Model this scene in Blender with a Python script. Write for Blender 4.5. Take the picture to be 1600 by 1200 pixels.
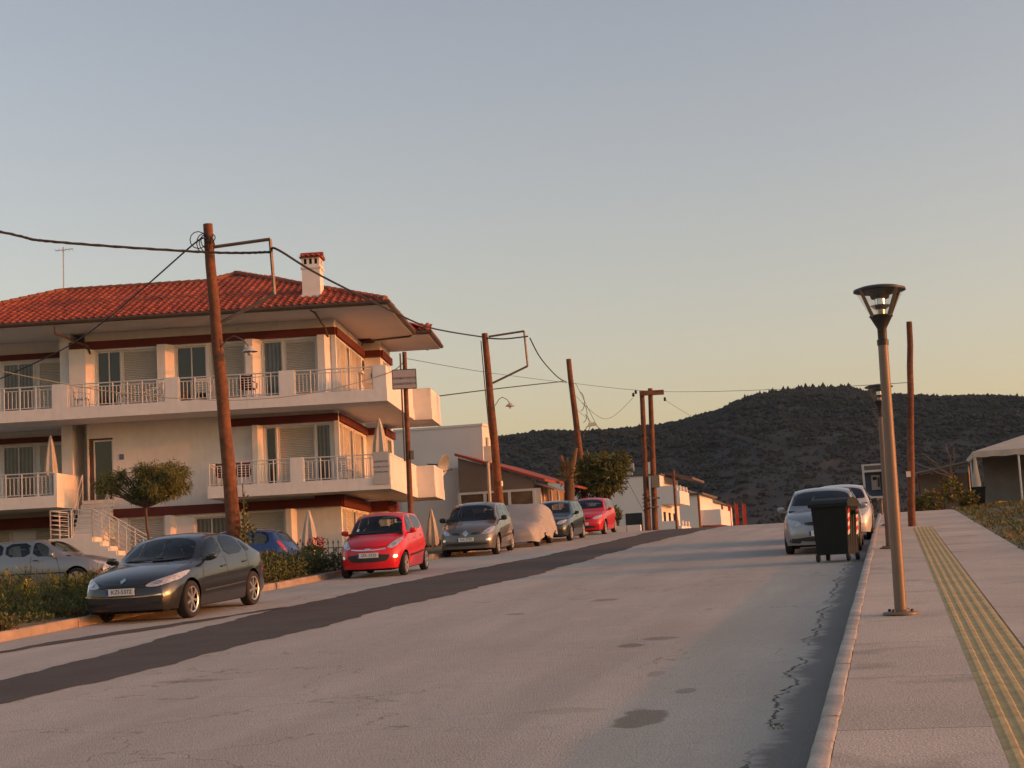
import bpy, bmesh, math, random
from mathutils import Vector, Matrix
from mathutils.bvhtree import BVHTree
from mathutils.geometry import delaunay_2d_cdt
random.seed(7)
for o in list(bpy.data.objects): bpy.data.objects.remove(o)
S = bpy.context.scene
COL = S.collection
R = math.radians
# ---------------------------------------------------------------- camera
PITCH, ROLL, FPX = R(6.68), R(2.98), 2500.0
fw = Vector((0, math.cos(PITCH), math.sin(PITCH)))
r0 = Vector((1, 0, 0)); u0 = Vector((0, -math.sin(PITCH), math.cos(PITCH)))
rt = math.cos(ROLL)*r0 - math.sin(ROLL)*u0
up = math.sin(ROLL)*r0 + math.cos(ROLL)*u0
cd = bpy.data.cameras.new('camera'); cam = bpy.data.objects.new('camera', cd); COL.objects.link(cam)
cd.sensor_width = 36; cd.lens = FPX/1600*36; cd.clip_start = .1; cd.clip_end = 12000
cam.matrix_world = Matrix(((rt.x, up.x, -fw.x, 0), (rt.y, up.y, -fw.y, 0), (rt.z, up.z, -fw.z, 1.6), (0, 0, 0, 1)))
S.camera = cam
# ---------------------------------------------------------------- light
SUN_AZ, SUN_EL = R(101), R(6.0)          # azimuth clockwise from +Y
w = bpy.data.worlds.new('World'); S.world = w; w.use_nodes = True
nt = w.node_tree; nt.nodes.clear()
sky = nt.nodes.new('ShaderNodeTexSky'); sky.sky_type = 'NISHITA'; sky.sun_disc = False
sky.sun_elevation = SUN_EL; sky.sun_rotation = SUN_AZ; sky.altitude = 0
sky.air_density = 1.0; sky.dust_density = 2.3; sky.ozone_density = .6
bg = nt.nodes.new('ShaderNodeBackground'); bg.inputs['Strength'].default_value = .15
wo = nt.nodes.new('ShaderNodeOutputWorld')
tint = nt.nodes.new('ShaderNodeMix'); tint.data_type = 'RGBA'; tint.blend_type = 'MULTIPLY'; tint.inputs[0].default_value = 1; tint.inputs[7].default_value = (1.03, .85, .865, 1)   # warm evening white balance
nt.links.new(sky.outputs[0], tint.inputs[6]); nt.links.new(tint.outputs[2], bg.inputs[0]); nt.links.new(bg.outputs[0], wo.inputs[0])
sd = bpy.data.lights.new('sun', 'SUN'); sun = bpy.data.objects.new('sun', sd); COL.objects.link(sun)
sd.energy = 1.2; sd.angle = R(.6); sd.color = (1.0, .24, .065)
sdir = Vector((math.sin(SUN_AZ)*math.cos(SUN_EL), math.cos(SUN_AZ)*math.cos(SUN_EL), math.sin(SUN_EL)))
sun.rotation_euler = sdir.to_track_quat('Z', 'Y').to_euler(); sun.location = (40, -10, 20)
S.view_settings.view_transform = 'Standard'; S.view_settings.look = 'None'
S.view_settings.gamma = 1; S.view_settings.exposure = 1.15; S.view_settings.use_curve_mapping = False
S.render.engine = 'CYCLES'
# ---------------------------------------------------------------- helpers
def tag(o, label=None, cat=None, group=None, kind=None):
    if label: o['label'] = label
    if cat: o['category'] = cat
    if group: o['group'] = group
    if kind: o['kind'] = kind
    return o
def empty(name, loc, rz=0):
    o = bpy.data.objects.new(name, None); COL.objects.link(o); o.location = loc; o.rotation_euler = (0, 0, rz)
    o.empty_display_size = .2
    return o
def link(name, me, parent=None, loc=None, rot=None):
    o = bpy.data.objects.new(name, me); COL.objects.link(o)
    if parent: o.parent = parent
    if loc: o.location = loc
    if rot: o.rotation_euler = rot
    return o
class MB:
    def __init__(s, dz=0.): s.V = []; s.F = []; s.M = []; s.dz = dz
    def add(s, vs, fs, m=0):
        n = len(s.V); s.V += [tuple(v) for v in vs]; s.F += [tuple(i+n for i in f) for f in fs]; s.M += [m]*len(fs); return s
    def hexa(s, b, t, m=0):
        return s.add(list(b)+list(t), [(3,2,1,0),(4,5,6,7),(0,1,5,4),(1,2,6,5),(2,3,7,6),(3,0,4,7)], m)
    def box(s, x0, x1, y0, y1, z0, z1, m=0):
        return s.hexa([(x0,y0,z0),(x1,y0,z0),(x1,y1,z0),(x0,y1,z0)], [(x0,y0,z1),(x1,y0,z1),(x1,y1,z1),(x0,y1,z1)], m)
    def prism(s, poly, vec, m=0):
        n = len(poly); v = Vector(vec); P = [Vector(p) for p in poly]
        return s.add(P+[p+v for p in P], [tuple(range(n-1,-1,-1)), tuple(range(n,2*n))]+[(i,(i+1)%n,n+(i+1)%n,n+i) for i in range(n)], m)
    def tube(s, pts, r, n=8, m=0, caps=True, ph=0):
        P = [Vector(p) for p in pts]; k = len(P); rr = r if isinstance(r, (list, tuple)) else [r]*k
        vs = []; t0 = None; nrm = None
        for i in range(k):
            t = (P[min(i+1,k-1)]-P[max(i-1,0)]).normalized()
            if nrm is None:
                a = Vector((0,0,1)) if abs(t.z) < .9 else Vector((1,0,0)); nrm = t.cross(a).normalized()
            else:
                nrm = (nrm - t*nrm.dot(t)).normalized()
            b = t.cross(nrm)
            for j in range(n):
                a = 2*math.pi*j/n+ph; vs.append(P[i]+(nrm*math.cos(a)+b*math.sin(a))*rr[i])
        fs = [(i*n+j, i*n+(j+1)%n, (i+1)*n+(j+1)%n, (i+1)*n+j) for i in range(k-1) for j in range(n)]
        if caps: fs += [tuple(range(n-1,-1,-1)), tuple(range((k-1)*n, k*n))]
        return s.add(vs, fs, m)
    def lathe(s, prof, n=20, c=(0,0,0), ax='z', m=0, a0=0., a1=2*math.pi):
        full = abs(a1-a0-2*math.pi) < 1e-6; k = n if full else n+1; vs = []
        for (r, z) in prof:
            for j in range(k):
                a = a0+(a1-a0)*j/n; x, y = r*math.cos(a), r*math.sin(a)
                p = (x, y, z) if ax == 'z' else ((x, z, y) if ax == 'y' else (z, x, y))
                vs.append((p[0]+c[0], p[1]+c[1], p[2]+c[2]))
        fs = [(i*k+j, i*k+(j+1)%k, (i+1)*k+(j+1)%k, (i+1)*k+j) for i in range(len(prof)-1) for j in range(n)]
        return s.add(vs, fs, m)
    def mesh(s, name, mats, smooth=None):
        me = bpy.data.meshes.new(name); me.from_pydata([(v[0],v[1],v[2]+s.dz) for v in s.V], [], s.F)
        ml = mats if isinstance(mats, (list, tuple)) else [mats]
        for q in ml: me.materials.append(q)
        if len(ml) > 1: me.polygons.foreach_set('material_index', s.M)
        me.validate()
        bm = bmesh.new(); bm.from_mesh(me); bmesh.ops.recalc_face_normals(bm, faces=bm.faces); bm.to_mesh(me); bm.free()
        if smooth:
            me.polygons.foreach_set('use_smooth', [True]*len(me.polygons)); me.set_sharp_from_angle(angle=R(smooth))
        me.update(); return me
    def build(s, name, mats, parent=None, smooth=None, loc=None, rot=None):
        return link(name, s.mesh(name, mats, smooth), parent, loc, rot)
def mat(name, base, rough=.7, metal=0., var=.18, vs=2.5, bump=0., bs=30., coat=0., spec=.5, base2=None, detail=5., objrand=0., alpha=None, trans=0., vs2=None, var2=0., streak=0.):
    m = bpy.data.materials.new(name); m.use_nodes = True; n = m.node_tree.nodes; l = m.node_tree.links
    b = n['Principled BSDF']; b.inputs['Roughness'].default_value = rough; b.inputs['Metallic'].default_value = metal
    b.inputs['Coat Weight'].default_value = coat; b.inputs['Coat Roughness'].default_value = .04
    b.inputs['Specular IOR Level'].default_value = spec
    if trans: b.inputs['Transmission Weight'].default_value = trans
    base2 = base2 or tuple(c*(1-var) for c in base)
    tc = n.new('ShaderNodeTexCoord'); nz = n.new('ShaderNodeTexNoise'); nz.inputs['Scale'].default_value = vs; nz.inputs['Detail'].default_value = detail
    l.new(tc.outputs['Object'], nz.inputs['Vector'])
    rp = n.new('ShaderNodeValToRGB'); rp.color_ramp.elements[0].position = .32; rp.color_ramp.elements[1].position = .68
    rp.color_ramp.elements[0].color = (*base2, 1); rp.color_ramp.elements[1].color = (*base, 1)
    l.new(nz.outputs['Fac'], rp.inputs['Fac']); out = rp.outputs['Color']
    if vs2:
        n2 = n.new('ShaderNodeTexNoise'); n2.inputs['Scale'].default_value = vs2; n2.inputs['Detail'].default_value = 3
        l.new(tc.outputs['Object'], n2.inputs['Vector'])
        mr = n.new('ShaderNodeMapRange'); mr.inputs[1].default_value = .3; mr.inputs[2].default_value = .7; mr.inputs[3].default_value = 1-var2; mr.inputs[4].default_value = 1+var2
        l.new(n2.outputs['Fac'], mr.inputs[0]); vm = n.new('ShaderNodeVectorMath'); vm.operation = 'SCALE'
        l.new(out, vm.inputs[0]); l.new(mr.outputs[0], vm.inputs['Scale']); out = vm.outputs[0]
    if streak:
        mp = n.new('ShaderNodeMapping'); mp.inputs['Scale'].default_value = (5, 5, .35); l.new(tc.outputs['Object'], mp.inputs[0]); n3 = n.new('ShaderNodeTexNoise'); n3.inputs['Scale'].default_value = 1.0; n3.inputs['Detail'].default_value = 6
        l.new(mp.outputs[0], n3.inputs['Vector']); mr = n.new('ShaderNodeMapRange'); mr.inputs[1].default_value = .50; mr.inputs[2].default_value = .72; mr.inputs[3].default_value = 1; mr.inputs[4].default_value = 1-streak
        l.new(n3.outputs['Fac'], mr.inputs[0]); vm = n.new('ShaderNodeVectorMath'); vm.operation = 'SCALE'; l.new(out, vm.inputs[0]); l.new(mr.outputs[0], vm.inputs['Scale']); out = vm.outputs[0]
    if objrand:
        oi = n.new('ShaderNodeObjectInfo'); mr = n.new('ShaderNodeMapRange'); mr.inputs[3].default_value = 1-objrand; mr.inputs[4].default_value = 1+objrand
        l.new(oi.outputs['Random'], mr.inputs[0]); vm = n.new('ShaderNodeVectorMath'); vm.operation = 'SCALE'
        l.new(out, vm.inputs[0]); l.new(mr.outputs[0], vm.inputs['Scale']); out = vm.outputs[0]
    l.new(out, b.inputs['Base Color'])
    if bump:
        nb = n.new('ShaderNodeTexNoise'); nb.inputs['Scale'].default_value = bs; nb.inputs['Detail'].default_value = 4
        l.new(tc.outputs['Object'], nb.inputs['Vector']); bp = n.new('ShaderNodeBump'); bp.inputs['Strength'].default_value = bump; bp.inputs['Distance'].default_value = .02
        l.new(nb.outputs['Fac'], bp.inputs['Height']); l.new(bp.outputs['Normal'], b.inputs['Normal'])
    return m
def lerp(a, b, t): return a+(b-a)*t
def sstep(a, b, x):
    t = max(0., min(1., (x-a)/(b-a))); return t*t*(3-2*t)
def pw(tab, x):
    if x <= tab[0][0]: return tab[0][1]
    for (a, p), (b, q) in zip(tab, tab[1:]):
        if x <= b: return p+(q-p)*(x-a)/(b-a)
    return tab[-1][1]
# ---------------------------------------------------------------- layout of the place: u runs up the road, v to its right
RA = R(13.1); DU = Vector((math.sin(RA), math.cos(RA), 0)); DV = Vector((math.cos(RA), -math.sin(RA), 0))
SL = .0485
def zroad(u):
    if u < 60: return SL*u-.165
    if u < 80: return SL*60-.165+SL*(u-60)-(SL+.012)*(u-60)**2/40
    return SL*60-.165+SL*20-(SL+.012)*10-.012*(u-80)
def zlot(u):
    a = lerp(zroad(u), 1.66, sstep(33, 41, u)); return lerp(a, zroad(u)-.1, sstep(65, 72, u))
KERB_R, KERB_L, WALK_R = -.58, -13.6, 2.28
def zg(u, v):
    if v > WALK_R: return zroad(u)+.165+.10*sstep(WALK_R, WALK_R+5, v)+.09*math.sin(u*.7+v)*sstep(2.5, 4, v)*(1 if v < 60 else 0)
    if v > KERB_L: return zroad(u)
    return lerp(zroad(u)+.13, zlot(u), sstep(-16.2, -18.5, v) if False else sstep(16.2, 18.8, -v))
def W(u, v, z=None, dz=0.):
    p = DU*u+DV*v; p.z = (zg(u, v) if z is None else z)+dz; return p
def uv(x, y): return x*DU.x+y*DU.y, x*DV.x+y*DV.y
def gz(x, y): return zg(*uv(x, y))
UVROT = -RA   # local x = v, local y = u
# ================================================================ SETTING
def grid_uv(us, vs, zf):
    mb = MB(); nv = len(vs)
    V = [(v, u, zf(u, v)) for u in us for v in vs]
    F = [(i*nv+j, i*nv+j+1, (i+1)*nv+j+1, (i+1)*nv+j) for i in range(len(us)-1) for j in range(nv-1)]
    mb.add(V, F); return mb
def frange(a, b, s):
    r = []; x = a
    while x < b-1e-6: r.append(x); x += s
    return r+[b]
# soil / dry grass of the open ground
def ground_mat():
    m = mat('dry_ground', (.20,.155,.085), .95, vs=.35, base2=(.075,.075,.03), bump=.5, bs=9, vs2=5, var2=.45)
    return m
us = [-1500,-1000,-500,-200,-80]+frange(-40,100,2)+[110,125,150,200,300,450,700,1100,1800,2600]
vs = [-1700,-1200,-900,-400,-200,-120,-80,-60,-45,-36]+frange(-30,-13.62,1.0)[:-1]+[-13.62,-13.2,-8,-3,-1.0,-.58,1,2.24,2.30]+frange(3,20,1)+[24,30,40,60,100,200,400,900,1800,2600]
def ground_z(u, v):
    uu = max(-60., min(u, 240.)) if u < 240 else 240.
    z = zg(uu, v)
    if KERB_L-.1 < v < WALK_R: z -= .25
    if v < -36 : z = lerp(z, 1.2, .6)
    return z
tag(grid_uv(us, vs, ground_z).build('ground', ground_mat(), rot=(0,0,UVROT), smooth=60), kind='structure')
# ---- road : worn pale concrete-asphalt, stains, gutter crack
def road_mat():
    m = bpy.data.materials.new('worn_road'); m.use_nodes = True; n = m.node_tree.nodes; l = m.node_tree.links; b = n['Principled BSDF']
    tc = n.new('ShaderNodeTexCoord'); sep = n.new('ShaderNodeSeparateXYZ'); l.new(tc.outputs['Object'], sep.inputs[0])
    def noise(sc, det=4, src=None):
        q = n.new('ShaderNodeTexNoise'); q.inputs['Scale'].default_value = sc; q.inputs['Detail'].default_value = det; l.new(src or tc.outputs['Object'], q.inputs['Vector']); return q.outputs['Fac']
    def math_(op, a, bb=None, c=None):
        q = n.new('ShaderNodeMath'); q.operation = op
        for i, x in enumerate((a, bb, c)):
            if x is None: continue
            if isinstance(x, (int, float)): q.inputs[i].default_value = x
            else: l.new(x, q.inputs[i])
        return q.outputs[0]
    def mix(f, a, c):
        q = n.new('ShaderNodeMix'); q.data_type = 'RGBA'
        if isinstance(f, (int, float)): q.inputs[0].default_value = f
        else: l.new(f, q.inputs[0])
        for i, x in ((6, a), (7, c)):
            if isinstance(x, tuple): q.inputs[i].default_value = (*x, 1)
            else: l.new(x, q.inputs[i])
        return q.outputs[2]
    mp = n.new('ShaderNodeMapping'); mp.inputs['Scale'].default_value = (1.6, .16, 1); l.new(tc.outputs['Object'], mp.inputs[0])
    streak = noise(1.0, 5, mp.outputs[0]); big = noise(.35, 4); fine = noise(55, 3); mid = noise(6, 5)
    def ramp(x, p0, p1, c0=(0,0,0), c1=(1,1,1)):
        q = n.new('ShaderNodeValToRGB'); q.color_ramp.elements[0].position = p0; q.color_ramp.elements[1].position = p1
        q.color_ramp.elements[0].color = (*c0, 1); q.color_ramp.elements[1].color = (*c1, 1); l.new(x, q.inputs[0]); return q.outputs[0]
    col = mix(ramp(streak, .35, .65), (.47,.455,.41), (.58,.555,.495))
    col = mix(ramp(big, .4, .7), col, (.48,.445,.385))
    col = mix(math_('MULTIPLY', ramp(fine, .35, .75), .45), col, (.24,.225,.20))
    col = mix(math_('MULTIPLY', ramp(mid, .60, .74), .35), col, (.28,.26,.225))
    # tyre-polished lanes, hairline cracks, pale scuffs
    for (tv, tw_) in ((-3.0,.55),(-4.8,.55),(-6.4,.5)):
        dxx = math_('DIVIDE', math_('SUBTRACT', sep.outputs[0], tv), tw_); lane = math_('MULTIPLY', ramp(math_('ADD', math_('ABSOLUTE', dxx), math_('MULTIPLY', math_('SUBTRACT', streak, .5), 1.6)), .2, 1.1, (1,1,1), (0,0,0)), .16)
        col = mix(lane, col, (.30,.275,.24))
    vo = n.new('ShaderNodeTexVoronoi'); vo.feature = 'DISTANCE_TO_EDGE'; vo.inputs['Scale'].default_value = .45
    wv = n.new('ShaderNodeVectorMath'); wv.operation = 'ADD'; nv_ = n.new('ShaderNodeTexNoise'); nv_.inputs['Scale'].default_value = 2.5; l.new(tc.outputs['Object'], nv_.inputs['Vector']); l.new(tc.outputs['Object'], wv.inputs[0]); l.new(nv_.outputs['Color'], wv.inputs[1]); l.new(wv.outputs[0], vo.inputs['Vector'])
    hair = math_('MULTIPLY', math_('MULTIPLY', ramp(vo.outputs['Distance'], .003, .010, (1,1,1), (0,0,0)), ramp(noise(.22, 2), .50, .58)), .55)
    col = mix(hair, col, (.13,.12,.105))
    col = mix(math_('MULTIPLY', ramp(noise(1.7, 6), .60, .70), .35), col, (.55,.52,.47))
    grit = noise(160, 2); col = mix(math_('MULTIPLY', ramp(grit, .58, .66), .5), col, (.62,.58,.52)); col = mix(math_('MULTIPLY', ramp(grit, .36, .42, (1,1,1), (0,0,0)), .5), col, (.14,.13,.12))
    # oil / water stains with their own outlines
    dn = n.new('ShaderNodeTexNoise'); dn.inputs['Scale'].default_value = 2.2; l.new(tc.outputs['Object'], dn.inputs['Vector'])
    for (su, sv, ru, rv, k) in ((12.4,-2.0,.50,.22,.62),(18.0,-2.95,.26,.18,.6),(18.7,-2.75,.24,.20,.45),(13.9,-1.85,.20,.10,.45),(12.9,-2.75,.2,.35,.2),(25.5,-4.6,.35,.22,.5),(23.4,-5.6,.2,.22,.5),(16.1,-7.4,.2,.5,.35),(15.2,-2.3,.25,.1,.3)):
        dx = math_('DIVIDE', math_('SUBTRACT', sep.outputs[0], sv), rv); dy = math_('DIVIDE', math_('SUBTRACT', sep.outputs[1], su), ru)
        d = math_('ADD', math_('POWER', math_('ABSOLUTE', dx), 2.), math_('POWER', math_('ABSOLUTE', dy), 2.))
        d = math_('ADD', d, math_('MULTIPLY', math_('SUBTRACT', dn.outputs['Fac'], .5), 2.2))
        f = math_('MULTIPLY', ramp(d, .65, 1.05, (1,1,1), (0,0,0)), k)
        col = mix(f, col, (.13,.10,.065))
    # darker gutter beside the right kerb, jagged crack along its edge
    mp2 = n.new('ShaderNodeMapping'); mp2.inputs['Scale'].default_value = (0, 1, 0); l.new(tc.outputs['Object'], mp2.inputs[0])
    wob = math_('ADD', math_('MULTIPLY', math_('SUBTRACT', noise(1.1, 6, mp2.outputs[0]), .5), .55), math_('MULTIPLY', math_('SUBTRACT', noise(9, 3, mp2.outputs[0]), .5), .12))
    e = math_('SUBTRACT', math_('SUBTRACT', sep.outputs[0], -.98), wob)
    gut = math_('MULTIPLY', ramp(math_('ADD', e, math_('MULTIPLY', math_('SUBTRACT', mid, .5), .2)), 0.0, .14), .7)
    col = mix(gut, col, (.13,.125,.12))
    far = ramp(sep.outputs[1], .0, .0)
    crack = ramp(math_('ABSOLUTE', math_('ADD', e, math_('MULTIPLY', math_('SUBTRACT', noise(14, 4), .5), .10))), .004, .016, (1,1,1), (0,0,0))
    brk = ramp(noise(.5, 3, mp2.outputs[0]), .40, .50)
    ck = math_('MULTIPLY', crack, brk)
    col = mix(math_('MULTIPLY', ck, .85), col, (.04,.036,.03))
    l.new(col, b.inputs['Base Color']); b.inputs['Roughness'].default_value = .88; b.inputs['Specular IOR Level'].default_value = .3
    bp = n.new('ShaderNodeBump'); bp.inputs['Strength'].default_value = 1.0; bp.inputs['Distance'].default_value = .03
    l.new(math_('SUBTRACT', math_('ADD', fine, math_('MULTIPLY', mid, .6)), math_('MULTIPLY', ck, 2.)), bp.inputs['Height']); l.new(bp.outputs[0], b.inputs['Normal'])
    return m
rus = frange(-12, 95, .75)+[100,110,120,140,170,220]
rvs = [-13.58,-12,-10.5,-9,-7,-5,-3.5,-2,-1.2,-.55]
tag(grid_uv(rus, rvs, lambda u, v: zroad(u)).build('road', road_mat(), rot=(0,0,UVROT), smooth=60), kind='structure')
m_strip = mat('dark_asphalt', (.075,.062,.052), .9, var=.3, vs=1.2, bump=.4, bs=60, vs2=40, var2=.25)
def strip(name, L, Rr, u0_, u1_, seed, dz):
    rng = random.Random(seed); mb = MB(); V = []; us_ = frange(u0_, u1_, .25); a = [rng.uniform(0, 6) for _ in range(8)]
    for u in us_:
        wl = .05*math.sin(u*1.3+a[0])+.03*math.sin(u*3.7+a[1])+.03*math.sin(u*9+a[2])
        wr = .07*math.sin(u*1.1+a[3])+.035*math.sin(u*4.1+a[4])+.03*math.sin(u*8+a[5])
        x0, x1 = pw(L, u)+wl, pw(Rr, u)+wr
        if x1 < x0+.02: x1 = x0+.02
        for k in range(4): V.append((lerp(x0, x1, k/3), u, zroad(u)+dz))
    F = [(i*4+j, i*4+j+1, (i+1)*4+j+1, (i+1)*4+j) for i in range(len(us_)-1) for j in range(3)]
    mb.add(V, F)
    return tag(mb.build(name, m_strip, rot=(0,0,UVROT), smooth=60), kind='structure')
strip('asphalt_strip', [(8,-9.6),(16,-10.05),(25.6,-10.8),(34,-10.7),(44,-9.7),(58,-9.3),(95,-9.6)], [(8,-8.6),(14.6,-8.8),(20,-8.5),(27,-8.25),(35,-7.7),(50,-7.6),(60,-7.0),(95,-6)], 8, 95, 1, .005)
strip('asphalt_branch', [(18,-12.9),(22,-12.45),(25,-11.6),(27.5,-10.9)], [(18,-12.75),(22,-12.0),(25,-11.25),(27.5,-10.7)], 18, 27.5, 2, .009)
# ---- right pavement
def walk_mat():
    m = mat('pavement_concrete', (.54,.475,.395), .9, vs=.5, base2=(.43,.385,.325), bump=1.0, bs=60, vs2=75, var2=.28)
    n = m.node_tree.nodes; l = m.node_tree.links; b = n['Principled BSDF']; src = b.inputs['Base Color'].links[0].from_socket
    tc = n.new('ShaderNodeTexCoord'); sp_ = n.new('ShaderNodeSeparateXYZ'); l.new(tc.outputs['Object'], sp_.inputs[0])
    def mt(op, a, c=None):
        q = n.new('ShaderNodeMath'); q.operation = op
        for i, x in enumerate((a, c)):
            if x is None: continue
            if isinstance(x, (int, float)): q.inputs[i].default_value = x
            else: l.new(x, q.inputs[i])
        return q.outputs[0]
    yy = mt('DIVIDE', sp_.outputs[1], 2.6); fl_ = mt('FLOOR', yy); fr_ = mt('FRACT', yy)
    wn = n.new('ShaderNodeTexWhiteNoise'); wn.noise_dimensions = '1D'; l.new(fl_, wn.inputs['W'])
    k = mt('ADD', mt('MULTIPLY', wn.outputs['Value'], .16), .92)
    jt = mt('LESS_THAN', fr_, .0065); k2 = mt('MULTIPLY', k, mt('SUBTRACT', 1., mt('MULTIPLY', jt, .55)))
    big = n.new('ShaderNodeTexNoise'); big.inputs['Scale'].default_value = 1.3; big.inputs['Detail'].default_value = 7; l.new(tc.outputs['Object'], big.inputs['Vector'])
    st_ = n.new('ShaderNodeMapRange'); st_.inputs[1].default_value = .58; st_.inputs[2].default_value = .72; st_.inputs[3].default_value = 1.; st_.inputs[4].default_value = .74; l.new(big.outputs['Fac'], st_.inputs[0])
    vm = n.new('ShaderNodeVectorMath'); vm.operation = 'SCALE'; l.new(src, vm.inputs[0]); l.new(mt('MULTIPLY', k2, st_.outputs[0]), vm.inputs['Scale']); l.new(vm.outputs[0], b.inputs['Base Color'])
    return m
m_walk = walk_mat()
sw = MB(); wu = frange(-12, 95, 1.0)
ws = [KERB_R+.135, .0, .50]; ws2 = [1.02, 1.6, WALK_R]
for cols in (ws, ws2):
    V = [(v, u, zroad(u)+.165) for u in wu for v in cols]; k = len(cols)
    sw.add(V, [(i*k+j, i*k+j+1, (i+1)*k+j+1, (i+1)*k+j) for i in range(len(wu)-1) for j in range(k-1)])
V = [(v, u, zroad(u)+.165-(.02 if u < 46.2 else 0)) for u in wu for v in (.50, 1.02)]
sw.add(V, [(i*2, i*2+1, i*2+3, i*2+2) for i in range(len(wu)-1)])
V = [(WALK_R, u, zroad(u)+.165-d) for u in wu for d in (0, .2)]
sw.add(V, [(i*2, i*2+1, i*2+3, i*2+2) for i in range(len(wu)-1)])
walk = tag(sw.build('pavement', m_walk, rot=(0,0,UVROT), smooth=30), kind='structure')
m_kerb = mat('kerb_concrete', (.46,.41,.35), .9, var=.3, vs=4, bump=.4, bs=40, objrand=.10)
m_kerbl = mat('kerb_concrete_left', (.40,.30,.22), .9, var=.3, vs=4, bump=.4, bs=40, objrand=.10)
def kerb_mesh(wd, ln, h0, h1, m, seed):
    rng = random.Random(seed); mb = MB(); k = 6; V = []
    prof = [(0,h0),(0,h1-.03),(.012,h1-.008),(.03,h1),(wd-.02,h1),(wd-.005,h1-.006),(wd,h1-.02),(wd,h0)]
    for i in range(k+1):
        j = rng.uniform(-.003,.003)
        for (x, z) in prof: V.append((x+(j if x > .05 else 0), ln*i/k, z+(rng.uniform(-.002,.002) if z > h0 else 0)))
    n_ = len(prof)
    mb.add(V, [(i*n_+j, i*n_+j+1, (i+1)*n_+j+1, (i+1)*n_+j) for i in range(k) for j in range(n_-1)]+[tuple(range(n_)), tuple(range(k*n_+n_-1, k*n_-1, -1))])
    return mb.mesh('kerb_stone', m, 50)
kms = [kerb_mesh(.135, .985, -.1, .174, m_kerb, s) for s in range(4)]
u = -3.
while u < 74:
    o = link('kerb_stone', random.choice(kms), walk, (KERB_R+random.uniform(-.004,.004), u, zroad(u)+random.uniform(-.003,.003)), (math.atan(zroad(u+1)-zroad(u)), 0, random.uniform(-.004,.004))); u += 1.0
# tactile guidance tiles (ribbed, ochre)
m_tac = mat('tactile_ochre', (.56,.40,.17), .8, var=.22, vs=5, bump=.2, bs=50, objrand=.10, vs2=30, var2=.15)
tt = MB(); tt.box(.003,.517,.003,.397,-.03,-.006)
for i in range(5):
    x = .05+i*.1
    tt.hexa([(x-.012,.004,-.0058),(x+.047,.004,-.0058),(x+.047,.396,-.0058),(x-.012,.396,-.0058)], [(x,.006,.004),(x+.035,.006,.004),(x+.035,.394,.004),(x,.394,.004)])
tme = tt.mesh('tactile_tile', m_tac)
u = 2.0
while u < 46:
    link('tactile_tile', tme, walk, (.50, u, zroad(u)+.165+random.uniform(-.001,.001)), (math.atan(SL), 0, 0)); u += .4
# ---- left kerb
lk = tag(grid_uv(frange(6,40,1), [KERB_L-.13-2.2, KERB_L-.13], lambda u, v: zg(u, v)-.012).build('verge', mat('verge_soil', (.10,.085,.05), .95, vs=3, bump=.5, bs=20), rot=(0,0,UVROT)), kind='structure')
kml = [kerb_mesh(.13, .992, -.1, .15, m_kerbl, s) for s in range(10, 14)]
for u in list(range(6, 39))+list(range(43, 72)):
    link('kerb_stone', random.choice(kml), lk, (KERB_L+.02+random.uniform(-.012,.012), u+.99, zroad(u+1)+random.uniform(-.006,.004)), (-math.atan(zroad(u+1)-zroad(u)), 0, math.pi+random.uniform(-.008,.008)))
# ---- distant wooded hill
def px_ray(x, y):
    return fw+rt*((x-800)/FPX)-up*((y-600)/FPX)
RID = [(-900,.045),(-300,.058),(300,.066),(700,.0765),(785,.0795),(850,.081),(930,.0805),(1020,.0815),(1070,.0835),(1100,.0855),(1130,.0885),(1145,.0925),(1180,.0955),(1220,.098),(1270,.0985),(1330,.0975),(1370,.0935),(1420,.0905),(1480,.0895),(1540,.0885),(1620,.087),(1800,.082),(2100,.06),(2600,.03),(3200,.0)]
def hnoise(x, y):
    return (math.sin(x*.011+1.3)*math.cos(y*.009)+.6*math.sin(x*.027+y*.021)+.35*math.sin(x*.061-y*.05+2)+.2*math.sin(x*.13+y*.11))
def hill_h(t, d):
    e = pw(RID, 800+2500*t); top = e*1750
    f = sstep(480, 1750, d); f = f*.62+.38*sstep(900, 1750, d)
    if d > 1750: f = 1-.55*sstep(1750, 3200, d)
    x, y = t*d, d
    return -8+(top+9.6)*f+hnoise(x, y)*7*f*(1-.75*sstep(1300, 1750, d))
hts = [(-.68+i*(1.75)/150) for i in range(151)]; hds = [420+i*35 for i in range(39)]+[1850,2000,2300,2700,3300]
V = [(t*d, d, hill_h(t, d)) for t in hts for d in hds]; k = len(hds)
hb = MB(); hb.add(V, [(i*k+j, (i+1)*k+j, (i+1)*k+j+1, i*k+j+1) for i in range(len(hts)-1) for j in range(k-1)])
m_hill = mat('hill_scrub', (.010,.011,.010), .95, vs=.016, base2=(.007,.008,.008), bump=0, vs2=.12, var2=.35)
hn = m_hill.node_tree; N = hn.nodes; L = hn.links
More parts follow.
